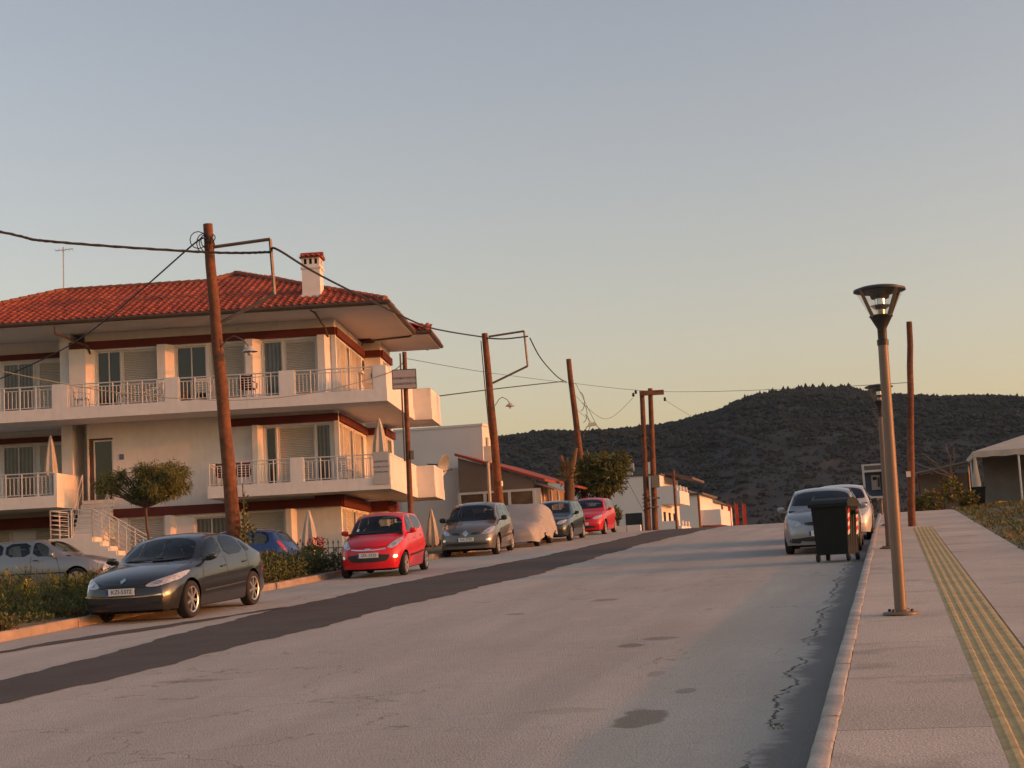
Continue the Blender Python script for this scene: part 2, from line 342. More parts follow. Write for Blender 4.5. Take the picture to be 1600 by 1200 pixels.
# bare earth scars
bs_ = N['Principled BSDF']; old = bs_.inputs['Base Color'].links[0].from_socket
geo = N.new('ShaderNodeNewGeometry'); att = N.new('ShaderNodeAttribute'); att.attribute_name = 'bare'
mx = N.new('ShaderNodeMix'); mx.data_type = 'RGBA'; L.new(att.outputs['Fac'], mx.inputs[0]); L.new(old, mx.inputs[6]); mx.inputs[7].default_value = (.20,.11,.06,1); L.new(mx.outputs[2], bs_.inputs['Base Color'])
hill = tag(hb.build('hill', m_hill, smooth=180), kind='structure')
SCAR = [((.125,.0405),(.155,.049)),((.155,.049),(.20,.0535)),((.170,.0575),(.215,.0665))]
def bare_at(t, e):
    b = math.exp(-(((t-.1955)/.006)**2+((e-.0555)/.0022)**2))
    return min(1, b*.8)
at = hill.data.attributes.new('bare', 'FLOAT', 'POINT')
def bare_full(x, y, z):
    t, e = x/y, (z-1.6)/y; b = bare_at(t, e)
    # track climbing the slope
    for (a, c, ea, ec) in ((.128,.193,.080,.058),(.11,.165,.034,.045)):
        if a < t < c:
            ee = lerp(ea, ec, (t-a)/(c-a)); b = max(b, .22*math.exp(-((e-ee)/.0016)**2))
    return b
at.data.foreach_set('value', [bare_full(*v.co) for v in hill.data.vertices])
# wood on the hill
rng = random.Random(5); fb = MB()
def tree_blob(p, h, w, conif):
    n_ = 6; vs_ = []; rings = ((.18,.8),(.55,.95 if not conif else .75)) ; a0 = rng.uniform(0, 6)
    for (zz, rr) in rings:
        for j in range(n_):
            a = a0+2*math.pi*j/n_+zz*2; q = rr*w*rng.uniform(.65,1.25)
            vs_.append((p[0]+math.cos(a)*q, p[1]+math.sin(a)*q, p[2]+h*(zz+rng.uniform(-.07,.07))))
    vs_.append((p[0]+rng.uniform(-.2,.2)*w, p[1], p[2]+h)); vs_.append((p[0], p[1], p[2]-.3*h))
    fs_ = [(i*n_+j, i*n_+(j+1)%n_, (i+1)*n_+(j+1)%n_, (i+1)*n_+j) for i in range(1) for j in range(n_)]
    fs_ += [(n_+j, n_+(j+1)%n_, 2*n_) for j in range(n_)]
    fb.add(vs_, fs_)
cnt = 0
while cnt < 44000:
    t = rng.uniform(-.05, .42); d = rng.choice((rng.uniform(560, 1740), rng.uniform(1100, 1745), rng.uniform(1500,1745)))
    z = hill_h(t, d)
    e = (z-1.6)/d
    if bare_full(t*d, d, z) > .15: continue
    den = .75+.25*math.sin(t*60+d*.006)+.2*math.sin(t*25-d*.011)
    if d < 1450 and rng.random() > .55+.45*den: continue
    h = rng.choice((rng.uniform(1.6,3.2), rng.uniform(1.6,3.6), rng.uniform(3,6)))*(1.0 if d > 1300 else .7); tree_blob((t*d, d, z-.7), h, h*rng.uniform(.5,.9), rng.random() < .6); cnt += 1
for i in range(900):      # trees standing on the skyline
    t = rng.uniform(-.02, .40); d = rng.uniform(1720, 1775); x = 800+2500*t
    k = .45 if x < 1130 else 1.0
    if x < 1120 and math.sin(x*.09)+math.sin(x*.23) < .35: continue
    h = rng.uniform(6, 14)*(1.0 if 1135 < x < 1420 else 1.0)*(.8 if x < 1120 else 1); tree_blob((t*d, d, hill_h(t, d)-.8), h, h*rng.uniform(.2,.34), rng.random() < .7)
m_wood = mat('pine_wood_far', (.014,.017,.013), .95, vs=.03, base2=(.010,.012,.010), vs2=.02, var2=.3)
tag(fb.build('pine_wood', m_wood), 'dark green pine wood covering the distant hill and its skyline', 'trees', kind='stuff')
# ================================================================ APARTMENT BUILDING
BROT = -R(3.43); BG = 1.66
BO = Vector((-4.32, 54.7, BG))
m_white = mat('white_stucco', (.76,.725,.68), .9, var=.08, vs=.6, bump=.25, bs=60, vs2=4, var2=.04, streak=.07)
m_soff = mat('soffit_white', (.74,.68,.61), .9, var=.08, vs=.8)
m_red = mat('oxblood_beam', (.125,.021,.013), .8, var=.2, vs=1.5)
m_tile = mat('clay_tile', (.44,.085,.028), .85, var=.45, vs=6, base2=(.28,.045,.018), objrand=.3, vs2=.9, var2=.3, bump=.3, bs=30)
m_tile2 = mat('clay_tile_rows', (.44,.085,.028), .85, vs=3.2, base2=(.24,.045,.022), vs2=.9, var2=.35, detail=8, bump=.3, bs=30)
m_hipt = mat('hip_tile', (.30,.10,.055), .9, var=.4, vs=4)
m_gut = mat('brown_gutter', (.085,.055,.035), .5, var=.2, vs=3)
m_shut = mat('cream_shutter', (.52,.47,.39), .65, var=.08, vs=2)
m_frame = mat('white_frame', (.66,.63,.59), .5, var=.06, vs=3)
m_glass = mat('window_glass', (.022,.027,.03), .06, var=.2, vs=.7, spec=.7)
m_curt = mat('curtained_pane', (.12,.13,.13), .12, var=.3, vs=3, spec=.6)
def _folds(m, sc):
    n = m.node_tree.nodes; l = m.node_tree.links; b_ = n['Principled BSDF']; src = b_.inputs['Base Color'].links[0].from_socket
    tc = n.new('ShaderNodeTexCoord'); wv = n.new('ShaderNodeTexWave'); wv.inputs['Scale'].default_value = sc; wv.inputs['Distortion'].default_value = 1.5; l.new(tc.outputs['Object'], wv.inputs['Vector'])
    mr = n.new('ShaderNodeMapRange'); mr.inputs[3].default_value = .45; mr.inputs[4].default_value = 1.25; l.new(wv.outputs['Fac'], mr.inputs[0]); vm = n.new('ShaderNodeVectorMath'); vm.operation = 'SCALE'; l.new(src, vm.inputs[0]); l.new(mr.outputs[0], vm.inputs['Scale']); l.new(vm.outputs[0], b_.inputs['Base Color'])
_folds(m_curt, 2.2)
m_rail = mat('white_rail', (.60,.58,.55), .45, var=.08, vs=4)
m_wood = mat('brown_wood', (.14,.065,.035), .6, var=.3, vs=4)
m_floor = mat('terrace_floor', (.40,.34,.28), .8, var=.15, vs=2)
m_dark = mat('dark_void', (.02,.018,.016), .9)
house = empty('apartment_building', BO, BROT)
tag(house, 'three storey white apartment building with red tiled hip roof and wrap around balconies', 'building')
def hb_(): return MB(-BG)
HX0 = -18.0
# --- walls
b = hb_()
b.box(-11.25,-2.1, 2.26,11.4, BG-.3,10.98)          # main block
b.box(-2.1,-1.4, 8.6,11.4, BG-.3,10.98)            # jog on the road side
b.box(-18.0,-11.25, 3.3,10.0, BG-.3,10.98)         # recessed left block
b.box(-12.15,-11.75, 2.0,3.3, 4.9,10.98)           # fin wall between flats
def holes(bb, x0, x1, z0, z1, ops, y0, y1):
    xs = sorted({x0, x1, *[o[0] for o in ops], *[o[1] for o in ops]}); zs = sorted({z0, z1, *[o[2] for o in ops], *[o[3] for o in ops]})
    for i in range(len(xs)-1):
        run = None
        for j in range(len(zs)-1):
            cx, cz = (xs[i]+xs[i+1])/2, (zs[j]+zs[j+1])/2
            solid = not any(o[0] < cx < o[1] and o[2] < cz < o[3] for o in ops)
            if solid and run is None: run = zs[j]
            if run is not None and (not solid or j == len(zs)-2):
                bb.box(xs[i], xs[i+1], y0, y1, run, zs[j] if not solid else zs[j+1]); run = None
_u, _l_, _g = 7.98, 4.95, 1.68
OPS = [(-10.85,-9.95,_u,10.30),(-9.92,-8.55,_u,10.29),(-7.92,-6.80,_u,10.30),(-6.69,-5.38,_u,10.29),(-4.74,-4.02,_u,10.30),(-3.97,-2.78,_u,10.29),(-4.75,-4.35,_l_,7.2),(-4.31,-2.95,_l_,7.19),(-2.93,-2.38,_l_,7.2),(-9.82,-8.48,_g,4.22),(-5.52,-4.13,_g,4.22),(-7.4,-6.2,2.58,4.1),(-11.2,-10.30,4.92,7.14)]
holes(b, -11.25, -2.1, BG-.3, 10.98, OPS, 2.1, 2.26)
b.build('wall', m_white, house)
# entrance porch dark reveal is cut by adding a framed door recess
def beam(x0, x1, y0, y1, z0, z1): hb_().box(x0, x1, y0, y1, z0, z1).build('beam', m_red, house)
for z0, z1 in ((10.38,10.66),(7.27,7.55)):
    xl = -11.8 if z1 > 9 else -6.0
    beam(xl,-2.06, 1.98,2.097, z0, z1); beam(-2.097,-1.99, 2.1,8.55, z0, z1)
    beam(-2.05,-1.36, 8.48,8.597, z0, z1); beam(-1.397,-1.29, 8.6,11.4, z0, z1); beam(-18,-12.2, 3.18,3.297, z0-.04, z1-.12)
beam(-10.3,-2.03, 1.98,2.097, 4.23,4.55); beam(-2.097,-1.98, 2.1,8.55, 4.22,4.62); beam(-2.05,-1.30, 8.44,8.597, 4.22,4.64); beam(-1.397,-1.27, 8.6,11.4, 4.22,4.64)
beam(-3.0,-2.0, 1.94,1.977, 4.40,4.64); beam(-18,-11.8, 2.6,2.75, 4.05,4.45)
# --- balcony slabs with fascia, panels, railings
def slab(zb, parts):
    b = hb_()
    for (x0, x1, y0, y1) in parts: b.box(x0, x1, y0, y1, zb, zb+.30)
    return b.build('balcony_slab', m_white, house)
UP, LO = 7.67, 4.64
slab(UP, [(-18,-.0, 0,2.09),(-2.09,-.0, 2.09,7.4),(-1.39,.7, 7.4,10.6),(-18,-12.2,2.09,3.29)])
slab(LO, [(-6.34,0, 0,2.09),(-2.09,0, 2.09,7.4),(-1.39,.7, 7.4,10.6)])
slab(LO, [(-18,-11.65, 0,2.6),(-18,-12.2,2.6,3.29)])
def fascia(zb, segs):
    for (x0, x1, y0, y1) in segs: hb_().box(x0, x1, y0, y1, zb-.012, zb+.40).build('balcony_fascia', m_white, house)
fascia(UP, [(-18,.012,-.012,.10),(-.10,.012,.103,7.4),(-.10,.712,7.388,7.50),(.60,.712,7.503,10.6)])
fascia(LO, [(-6.352,.012,-.012,.10),(-.10,.012,.103,7.4),(-.10,.712,7.388,7.50),(.60,.712,7.503,10.6),(-6.352,-6.24,.103,2.08)])
fascia(LO, [(-18,-11.638,-.012,.10),(-11.75,-11.638,.103,2.6)])
def panel(x0, x1, y0, y1, z0, z1, m=None):
    hb_().box(x0, x1, y0, y1, z0, z1).build('balcony_panel', m or m_white, house)
for zb in (UP, LO):
    t = zb+1.22
    # road-side parapet: solid, set back a little, with a coping
    panel(-.075,-.012, .58 if zb == UP else .12,7.385, zb+.402,t-.05); panel(-.10,.005, .58 if zb == UP else .12,7.385, t-.048,t+.01)
    panel(-.07,.685, 7.40,7.48, zb+.402,t); panel(.62,.69, 7.483,10.6, zb+.402,t)
panel(-.46,0, -.005,.11, UP+.402,UP+1.24); panel(-.11,0, .113,.578, UP+.402,UP+1.24)
for (a, c) in ((-3.74,-3.20),(-7.75,-7.27),(-11.75,-11.2)): panel(a, c, -.005,.10, UP+.402,UP+1.24)
for (a, c) in ((-3.45,-3.0),): panel(a, c, -.005,.10, LO+.402,LO+1.24)
panel(-11.74,-11.64, .0,2.6, LO+.402,LO+1.18)
def railing(p0, p1, zb, n, parent=None, name='railing', top=.80, brk=4):
    """white tube railing from p0 to p1 (local xy): top rail, under rail, bottom rail, balusters, stout posts"""
    b = hb_(); a = Vector((*p0, 0)); c = Vector((*p1, 0)); z0 = zb+.44; z1 = zb+.40+top
    for z, r in ((z1,.024),(z1-.12,.017),(z0+.02,.017)): b.tube([a+Vector((0,0,z)), c+Vector((0,0,z))], r, 6)
    for i in range(n+1):
        q = a.lerp(c, i/n)
        if i % brk == 0: b.tube([q+Vector((0,0,zb+.38)), q+Vector((0,0,z1))], .022, 6)
        else: b.tube([q+Vector((0,0,z0+.02)), q+Vector((0,0,z1-.12))], .014, 5)
    return b.build(name, m_rail, parent or house)
railing((-3.18,.05),(-.48,.05), UP, 20); railing((-7.24,.05),(-3.76,.05), UP, 26); railing((-11.17,.05),(-7.78,.05), UP, 26); railing((-18,.05),(-11.78,.05), UP, 44)
railing((-2.98,.05),(-.10,.05), LO, 20); railing((-6.28,.05),(-3.48,.05), LO, 20); railing((-18,.05),(-11.76,.05), LO, 44); railing((-6.29,.10),(-6.29,2.05), LO, 14)
# --- windows, doors, shutters
def window(x0, x1, z0, z1, y, curtain=False, side=None):
    """front facing (side None, wall plane y) or road facing (side = wall plane x, x0..x1 run along y)"""
    def pl(a, c, d0, d1, e0, e1, bb):
        if side is None: bb.box(a, c, y-d1, y-d0, e0, e1)
        else: bb.box(side+d0, side+d1, a, c, e0, e1)
    f = hb_(); t = .055
    pl(x0, x0+t, .002,.06, z0, z1, f); pl(x1-t, x1, .002,.06, z0, z1, f); pl(x0+t, x1-t, .002,.06, z1-t, z1, f); pl(x0+t, x1-t, .002,.06, z0, z0+t, f)
    if x1-x0 > .85: pl((x0+x1)/2-.02, (x0+x1)/2+.02, .004,.05, z0+t, z1-t, f)
    w_ = f.build('window', m_frame, house)
    g = hb_(); pl(x0+t, x1-t, .003,.012, z0+t, z1-t, g)
    g.build('pane', m_curt if curtain else m_glass, w_)
    return w_
def shutter(x0, x1, z0, z1, y, side=None):
    b = hb_(); n = int((z1-z0)/.062); h = (z1-z0)/n
    for i in range(n):
        a, c = z0+i*h, z0+(i+1)*h-.006
        if side is None: b.add([(x0,y-.02,a),(x1,y-.02,a),(x1,y-.045,a+h*.25),(x0,y-.045,a+h*.25),(x1,y-.03,c),(x0,y-.03,c)], [(0,1,2,3),(3,2,4,5)])
        else: b.add([(side+.02,x0,a),(side+.02,x1,a),(side+.045,x1,a+h*.25),(side+.045,x0,a+h*.25),(side+.03,x1,c),(side+.03,x0,c)], [(0,1,2,3),(3,2,4,5)])
    sh_ = b.build('shutter', m_shut, house)
    f = hb_()
    if side is None:
        f.box(x0-.07,x0,y-.06,y-.002,z0,z1+.0); f.box(x1,x1+.07,y-.06,y-.002,z0,z1); f.box(x0-.07,x1+.07,y-.062,y-.002,z1,z1+.07)
        f.box(x0,x1,y-.018,y-.002,z0,z1)
    else:
        f.box(side+.002,side+.06,x0-.07,x0,z0,z1); f.box(side+.002,side+.06,x1,x1+.07,z0,z1); f.box(side+.002,side+.062,x0-.07,x1+.07,z1,z1+.07)
        f.box(side+.002,side+.018,x0,x1,z0,z1)
    f.build('shutter_frame', m_frame, sh_); return sh_
def pillar(x0, x1, d, z0, z1, y=2.1, ch=.24):
    """projecting pier whose right corner is chamfered towards the road"""
    hb_().prism([(x0,y-.002,z0),(x0,y-d,z0),(x1,y-d,z0),(x1+ch,y-.002,z0)], (0,0,z1-z0)).build('pier', m_white, house)
UF, LF, GF = UP+.31, LO+.31, BG+.02
pillar(-11.72,-11.12,.36,UF,10.37); pillar(-8.50,-8.20,.36,UF,10.37); pillar(-5.28,-5.02,.36,UF,10.37); pillar(-2.68,-2.42,.32,UF,10.37)
window(-10.85,-9.95,UF,10.30,2.255); shutter(-9.85,-8.62,UF,10.22,2.255)
window(-7.92,-6.80,UF,10.30,2.255); shutter(-6.62,-5.45,UF+.0,10.22,2.255)
window(-4.74,-4.02,UF,10.30,2.255,True); shutter(-3.90,-2.85,UF,10.22,2.255)
window(-14.75,-13.55,UF,10.22,3.3,True); shutter(-13.35,-12.25,UF,10.16,3.3); window(-17.4,-16.2,UF,10.22,3.3)
window(-14.8,-13.6,LF,7.14,3.3,True); shutter(-13.4,-12.3,LF,7.10,3.3); window(-17.4,-16.2,LF,7.14,3.3)
pillar(-5.15,-4.95,.30,LF,7.26,ch=.12); window(-4.75,-4.35,LF,7.2,2.255); shutter(-4.24,-3.02,LF,7.12,2.255); window(-2.93,-2.38,LF,7.2,2.255,True)
shutter(-9.75,-8.55,GF+.0,4.15,2.255); pillar(-8.40,-8.22,.2,GF,4.225,ch=.16); shutter(-5.45,-4.2,GF,4.15,2.255); pillar(-4.05,-3.86,.2,GF,4.225,ch=.16); window(-7.4,-6.2,GF+.9,4.1,2.255,True)
shutter(-13.6,-12.4,GF,4.0,3.3); shutter(-16.6,-14.6,GF,4.0,3.3)
for zf, zt in ((UF,10.30),(LF,7.18),(GF,4.15)):        # road side
    window(2.35,2.62,zf,zt,0,side=-2.1); shutter(2.85,3.95,zf,zt-.05,0,side=-2.1); window(4.35,4.95,zf,zt,0,side=-2.1)
    shutter(5.45,6.6,zf,zt-.05,0,side=-2.1); window(6.85,7.5,zf,zt,0,side=-2.1); window(9.2,10.4,zf,zt,0,side=-1.4)
hb_().box(-2.22,-2.05, 1.985,2.14, LF,10.37).build('corner_pier', m_white, house)
# entrance door, house number plate
d_ = hb_().box(-11.198,-10.302, 2.20,2.258, 4.922,7.138).build('door', m_wood, house)
hb_().box(-10.98,-10.36, 2.185,2.198, 4.95,7.02).build('pane', m_glass, d_)
dj = hb_(); dj.box(-11.03,-10.98,2.165,2.198,4.925,7.07); dj.box(-10.36,-10.31,2.165,2.198,4.925,7.07); dj.box(-10.98,-10.36,2.165,2.198,7.02,7.07); dj.build('door_frame', m_frame, d_)
hb_().box(-10.06,-9.90, 2.07,2.098, 6.32,6.52).build('wall_plaque', mat('blue_plaque', (.10,.13,.25), .5), house)
# air conditioners, wall clutter
for (y0, z0) in ((5.05,9.75),):
    ac = hb_().box(-2.09,-1.86, y0+1.5,y0+2.25, z0-.2,z0+.38).build('air_conditioner', m_frame, house)
    hb_().lathe([(.0,0),(.22,0),(.22,.02)], 16, (-1.855,y0+1.9,z0+.1), 'x').build('fan_grille', m_dark, ac)
ac = hb_().box(-1.95,-1.25, 8.15,8.43, 9.3,9.9).build('air_conditioner', m_frame, house)
hb_().lathe([(.0,0),(.24,0),(.24,-.02)], 16, (-1.5,8.145,9.6), 'y').build('fan_grille', m_dark, ac)
# --- roof : eave slab, gutters, tiled planes
EZ = 11.14; K = .40
sf = hb_()
for (x0, x1, y0, y1) in ((-18,.1, 0.0,2.3),(-2.3,.1, 2.3,7.4),(-1.6,.7, 7.4,11.6),(-18,-11.2,2.3,10.2),(-11.2,-2.3,2.3,11.6)): sf.box(x0, x1, y0, y1, 10.985,EZ-.04)
sf.build('eave_soffit', m_soff, house)
def gutter(p, q):
    b = hb_(); b.tube([(*p, EZ-.05), (*q, EZ-.05)], .085, 8); return b.build('gutter', m_gut, house)
gutter((-18.05,-.06),(.16,-.06)); gutter((.17,-.06),(.17,7.36)); gutter((.2,7.34),(.76,7.34)); gutter((.77,7.34),(.77,11.6))
def pipe(pts, r=.04): hb_().tube(pts, r, 6).build('downpipe', m_gut, house)
pipe([(-11.6,-.03,10.98),(-11.6,.02,10.72),(-11.3,.6,10.58),(-11.0,1.7,10.45),(-11.0,1.92,10.2)]); pipe([(-2.55,0.0,10.99),(-2.48,.5,10.95),(-2.35,1.6,10.6),(-2.3,1.93,10.3)])
pipe([(.10,7.1,10.97),(-.05,7.3,10.94),(-1.9,7.6,10.9),(-2.0,7.65,10.7)])
rb_ = hb_(); A1 = (-6.6,6.25,EZ+2.5)
c = [(-12.4,0,EZ),(.1,0,EZ),(.1,12.5,EZ),(-12.4,12.5,EZ)]
rb_.add(c+[A1], [(0,1,4),(1,2,4),(2,3,4),(3,0,4),(3,2,1,0)])
Lc = [(-18,0,EZ-.002),(-5,0,EZ-.002),(-5,10,EZ-.002),(-18,10,EZ-.002),(-13,5,EZ+2.0),(-6.6,5,EZ+2.0)]
rb_.add(Lc, [(0,1,5,4),(3,0,4),(2,3,4,5),(1,2,5),(3,2,1,0)])
rb_.add([(-2.0,7.4,EZ-.004),(.7,7.4,EZ-.004),(.7,11.6,EZ-.004),(-2.0,11.6,EZ-.004),(-1.3,9.5,EZ+.84)], [(0,1,4),(1,2,4),(2,3,4),(3,0,4),(3,2,1,0)])
roof = rb_.build('roof', m_tile2, house)
# S-profile tile: width .27, exposed .34
def tile_vf(w=.27, ln=.41):
    n = 8; V = []; F = []
    for i in range(n+1):
        t = i/n; x = (t-.5)*(w+.03); z = .055*max(0, math.sin(math.pi*min(1, t/.62)))**.8 if t < .62 else -.018*math.sin(math.pi*(t-.62)/.38)
        V += [(x,0,z+.035),(x,ln,z+.012),(x,0,z+.015)]
    for i in range(n):
        a = i*3; c_ = a+3; F += [(a,c_,c_+1,a+1),(a,a+2,c_+2,c_)]
    return V, F
TV, TF = tile_vf()
tmb = MB(); tmb.add(TV, TF); tile_me = tmb.mesh('roof_tile', m_tile, 60)
sl = math.atan(K); cs = math.cos(sl); near = []; rest = MB(-BG); rngt = random.Random(3)
def inside_front(x, y):     # on the front slope?
    if y < 0: return True
    if x > -6.6: return x < .1-y*1.07 and y < 6.25
    if x > -12.0+0: return y < (5.0 if x < -7.4 else 6.25-(-6.6-x)*1.3)
    return y < min(5.0, x+18)
NROW = 17
allt = []
for r in range(NROW):
    yl = -.10+r*.34*cs
    for i in range(68):
        x = -17.95+i*.27
        if x > .1-yl*1.06+.05 or not inside_front(x, yl+.12): continue
        if -3.05 < x < -2.35 and 1.25 < yl+.1 < 2.0: continue
        allt.append((x, yl, EZ+K*yl+.012, 0, r))
for r in range(17):
    yl = -.10+r*.34*cs
    for i in range(48):
        y = .1+i*.27
        if yl > y-.05 or yl > 12.5-y or yl > 6.2: continue
        allt.append((.1-yl, y, EZ+K*yl+.012, 1, r))
def tmat(t):
    x, y, z, kind, r = t; rz = 0 if kind == 0 else math.pi/2
    return Matrix.Translation((x, y, z)) @ Matrix.Rotation(rz, 4, 'Z') @ Matrix.Rotation(sl, 4, 'X')
fr = [t for t in allt if t[3] == 0 and -13.7 < t[0]]
fr.sort(key=lambda t: (t[4], -t[0])); parts_ = set(fr[:300])
for t in allt:
    M4 = tmat(t) @ Matrix.Rotation(rngt.uniform(-.03,.03), 4, 'Z') @ Matrix.Translation((rngt.uniform(-.008,.008), rngt.uniform(-.015,.015), rngt.uniform(-.004,.004)))
    if t in parts_:
        o = link('roof_tile', tile_me, roof); M4 = Matrix.Translation((0,0,-BG)) @ M4; o.matrix_local = M4
    else: rest.add([M4 @ Vector(v) for v in TV], TF)
tag(rest.build('roof_tiles', m_tile2, roof, 60), kind='stuff')
hp = hb_()
def hips(p, q):
    p, q = Vector(p), Vector(q); L_ = (q-p).length; n = int(L_/.36)
    for i in range(n):
        a = p.lerp(q, i/n); c_ = p.lerp(q, (i+1.12)/n); hp.tube([a, c_], [.125,.095], 8)
hips((.1,-.05,EZ+.05),(A1[0],A1[1],A1[2]+.05)); hips((.1,12.5,EZ+.05),(A1[0],A1[1],A1[2]+.05)); hips(A1,(-7.4,5.0,EZ+2.05)); hips((-7.3,5,EZ+2.04),(-13,5,EZ+2.04)); hips((-18,0,EZ+.05),(-13,5,EZ+2.05))
hips((.7,7.4,EZ+.04),(-.2,8.4,EZ+.44))
tag(hp.build('hip_tiles', m_hipt, roof, 50), kind='stuff')
# wing tiles (short front slope at the jog)
wt = hb_()
for r in range(3):
    for i in range(3):
        M4 = Matrix.Translation(((.2+i*.25-.05), 7.32+r*.3, EZ+.12*r+.01)) @ Matrix.Rotation(sl, 4, 'X'); wt.add([M4 @ Vector(v) for v in TV], TF)
for r in range(3):
    for i in range(14):
        M4 = Matrix.Translation((.78-r*.3, 7.6+i*.27, EZ+.12*r+.01)) @ Matrix.Rotation(math.pi/2, 4, 'Z') @ Matrix.Rotation(sl, 4, 'X'); wt.add([M4 @ Vector(v) for v in TV], TF)
tag(wt.build('wing_tiles', m_tile2, roof, 60), kind='stuff')
# --- chimney
ch = hb_(); ch.box(-3.05,-2.40, 1.3,2.0, EZ+.3,12.86); ch.box(-3.09,-2.36, 1.26,2.04, 12.70,12.76); ch.box(-3.10,-2.35,1.25,2.05, EZ+.36,EZ+.62)
for i in range(4):
    ch.box(-3.05+i*.19,-3.05+i*.19+.085, 1.3,1.40, 12.86,13.06); ch.box(-3.05+i*.19,-3.05+i*.19+.085, 1.9,2.0, 12.86,13.06)
for i in range(3): ch.box(-2.48,-2.40, 1.46+i*.17,1.52+i*.17, 12.86,13.06)
ch.box(-3.05,-2.4, 1.3,2.0, 13.06,13.10)
chim = ch.build('chimney', m_white, house)
cap = hb_(); cap.box(-3.0,-2.45,1.36,1.94,12.87,13.05)
cap.build('flue', m_dark, chim)
cp = hb_()
for i in range(4):
    for sgn in (0, 1):
        M4 = Matrix.Translation((-3.0+i*.19, 1.65, 13.27)) @ Matrix.Rotation(math.pi*sgn, 4, 'Z') @ Matrix.Rotation(R(18), 4, 'X') @ Matrix.Scale(.78, 4) @ Matrix.Translation((0,-.55,-.02)); cp.add([M4 @ Vector(v) for v in TV], TF)
cp.prism([(-3.12,1.2,13.10),(-3.12,1.65,13.24),(-3.12,2.1,13.10)], (.80,0,0)); cp.tube([(-3.13,1.65,13.28),(-2.31,1.65,13.28)], .07, 8)
cp.build('chimney_cap', m_tile2, chim, 60)
# --- outside stairs with white tube railings
st = hb_()
st.box(-11.6,-10.1, -1.0,.9, BG,3.50)
for i in range(9): st.box(-11.45,-10.3, .9+i*.14,2.1, 3.50+i*.16-.0,3.50+(i+1)*.157)
for i in range(11): st.box(-10.1+i*.27,-10.1+(i+1)*.27, -1.0,.1, BG-.05,3.50-(i+1)*.167)
stairs = st.build('staircase', m_white, house)
def bar_rail(pts, zs, name='stair_railing', posts=5):
    b = hb_(); a, c = Vector(pts[0]), Vector(pts[1])
    for z in zs: b.tube([a+Vector((0,0,z)), c+Vector((0,0,z))], .022 if z == zs[-1] else .014, 6)
    for i in range(posts):
        q = a.lerp(c, i/(posts-1)); b.tube([q, q+Vector((0,0,zs[-1]))], .024, 6)
    return b.build(name, m_rail, stairs)
Z5 = (.16,.32,.48,.64,.80,.95)
bar_rail([(-11.55,-.95,3.5),(-10.1,-.95,3.5)], Z5, posts=3); bar_rail([(-11.55,-.95,3.5),(-11.55,.85,3.5)], Z5, posts=3)
bar_rail([(-10.1,-.95,3.5),(-7.2,-.95,1.72)], Z5, posts=6); bar_rail([(-10.1,.05,3.5),(-7.2,.05,1.72)], Z5, posts=6)
bar_rail([(-11.42,.95,3.6),(-11.42,2.05,4.9)], (.5,.95), posts=3); bar_rail([(-10.33,.95,3.6),(-10.33,2.05,4.9)], (.5,.95), posts=3)
# --- television mast on the ridge
tv = hb_(); tv.tube([(-13.0,5.0,EZ+1.9),(-12.98,5.0,EZ+3.75)], .022, 6)
tv.tube([(-13.3,5.0,EZ+3.62),(-12.6,5.0,EZ+3.66)], .012, 5)
for i in range(5): tv.tube([(-13.25+i*.15,4.75,EZ+3.63),(-13.25+i*.15,5.25,EZ+3.63)], .008, 4)
tv.build('antenna', mat('galvanised', (.42,.41,.40), .5, .6, var=.2), house)
# ================================================================ VEHICLES
def pchip(tab):
    xs = [t[0] for t in tab]; ys = [t[1] for t in tab]; n = len(xs)
    h = [xs[i+1]-xs[i] for i in range(n-1)]; d = [(ys[i+1]-ys[i])/h[i] for i in range(n-1)]; m = [0.]*n
    m[0] = d[0]; m[-1] = d[-1]
    for i in range(1, n-1): m[i] = 0. if d[i-1]*d[i] <= 0 else 2*d[i-1]*d[i]/(d[i-1]+d[i])
    def f(x):
        if x <= xs[0]: return ys[0]
        if x >= xs[-1]: return ys[-1]
        i = max(j for j in range(n-1) if xs[j] <= x); t = (x-xs[i])/h[i]
        return ys[i]*(1+2*t)*(1-t)**2+h[i]*m[i]*t*(1-t)**2+ys[i+1]*t*t*(3-2*t)+h[i]*m[i+1]*t*t*(t-1)
    return f
def paint(name, c, metal=.4, rough=.35, coat=.8):
    m = mat(name, c, rough, metal, var=.06, vs=1.2, coat=coat, spec=.4); n = m.node_tree.nodes; l = m.node_tree.links     # outside lacquer, inside dark trim
    out = n['Material Output']; pb = n['Principled BSDF']; d = n.new('ShaderNodeBsdfDiffuse'); d.inputs[0].default_value = (.03,.03,.03,1); g = n.new('ShaderNodeNewGeometry'); mx_ = n.new('ShaderNodeMixShader')
    l.new(g.outputs['Backfacing'], mx_.inputs[0]); l.new(pb.outputs[0], mx_.inputs[1]); l.new(d.outputs[0], mx_.inputs[2]); l.new(mx_.outputs[0], out.inputs[0]); return m
def glazing(name, tint, refl=1.5):
    m = bpy.data.materials.new(name); m.use_nodes = True; n = m.node_tree.nodes; l = m.node_tree.links; n.clear(); o = n.new('ShaderNodeOutputMaterial'); mx_ = n.new('ShaderNodeMixShader'); t = n.new('ShaderNodeBsdfTransparent'); g = n.new('ShaderNodeBsdfGlossy'); f = n.new('ShaderNodeFresnel')
    f.inputs[0].default_value = refl; t.inputs[0].default_value = (*tint, 1); g.inputs['Roughness'].default_value = .015; g.inputs[0].default_value = (.95,.95,.95,1)
    l.new(f.outputs[0], mx_.inputs[0]); l.new(t.outputs[0], mx_.inputs[1]); l.new(g.outputs[0], mx_.inputs[2]); l.new(mx_.outputs[0], o.inputs[0]); return m
m_rub = mat('tyre_rubber', (.022,.021,.02), .85, var=.2, vs=8)
m_alloy = mat('alloy', (.62,.60,.57), .32, .85, var=.1)
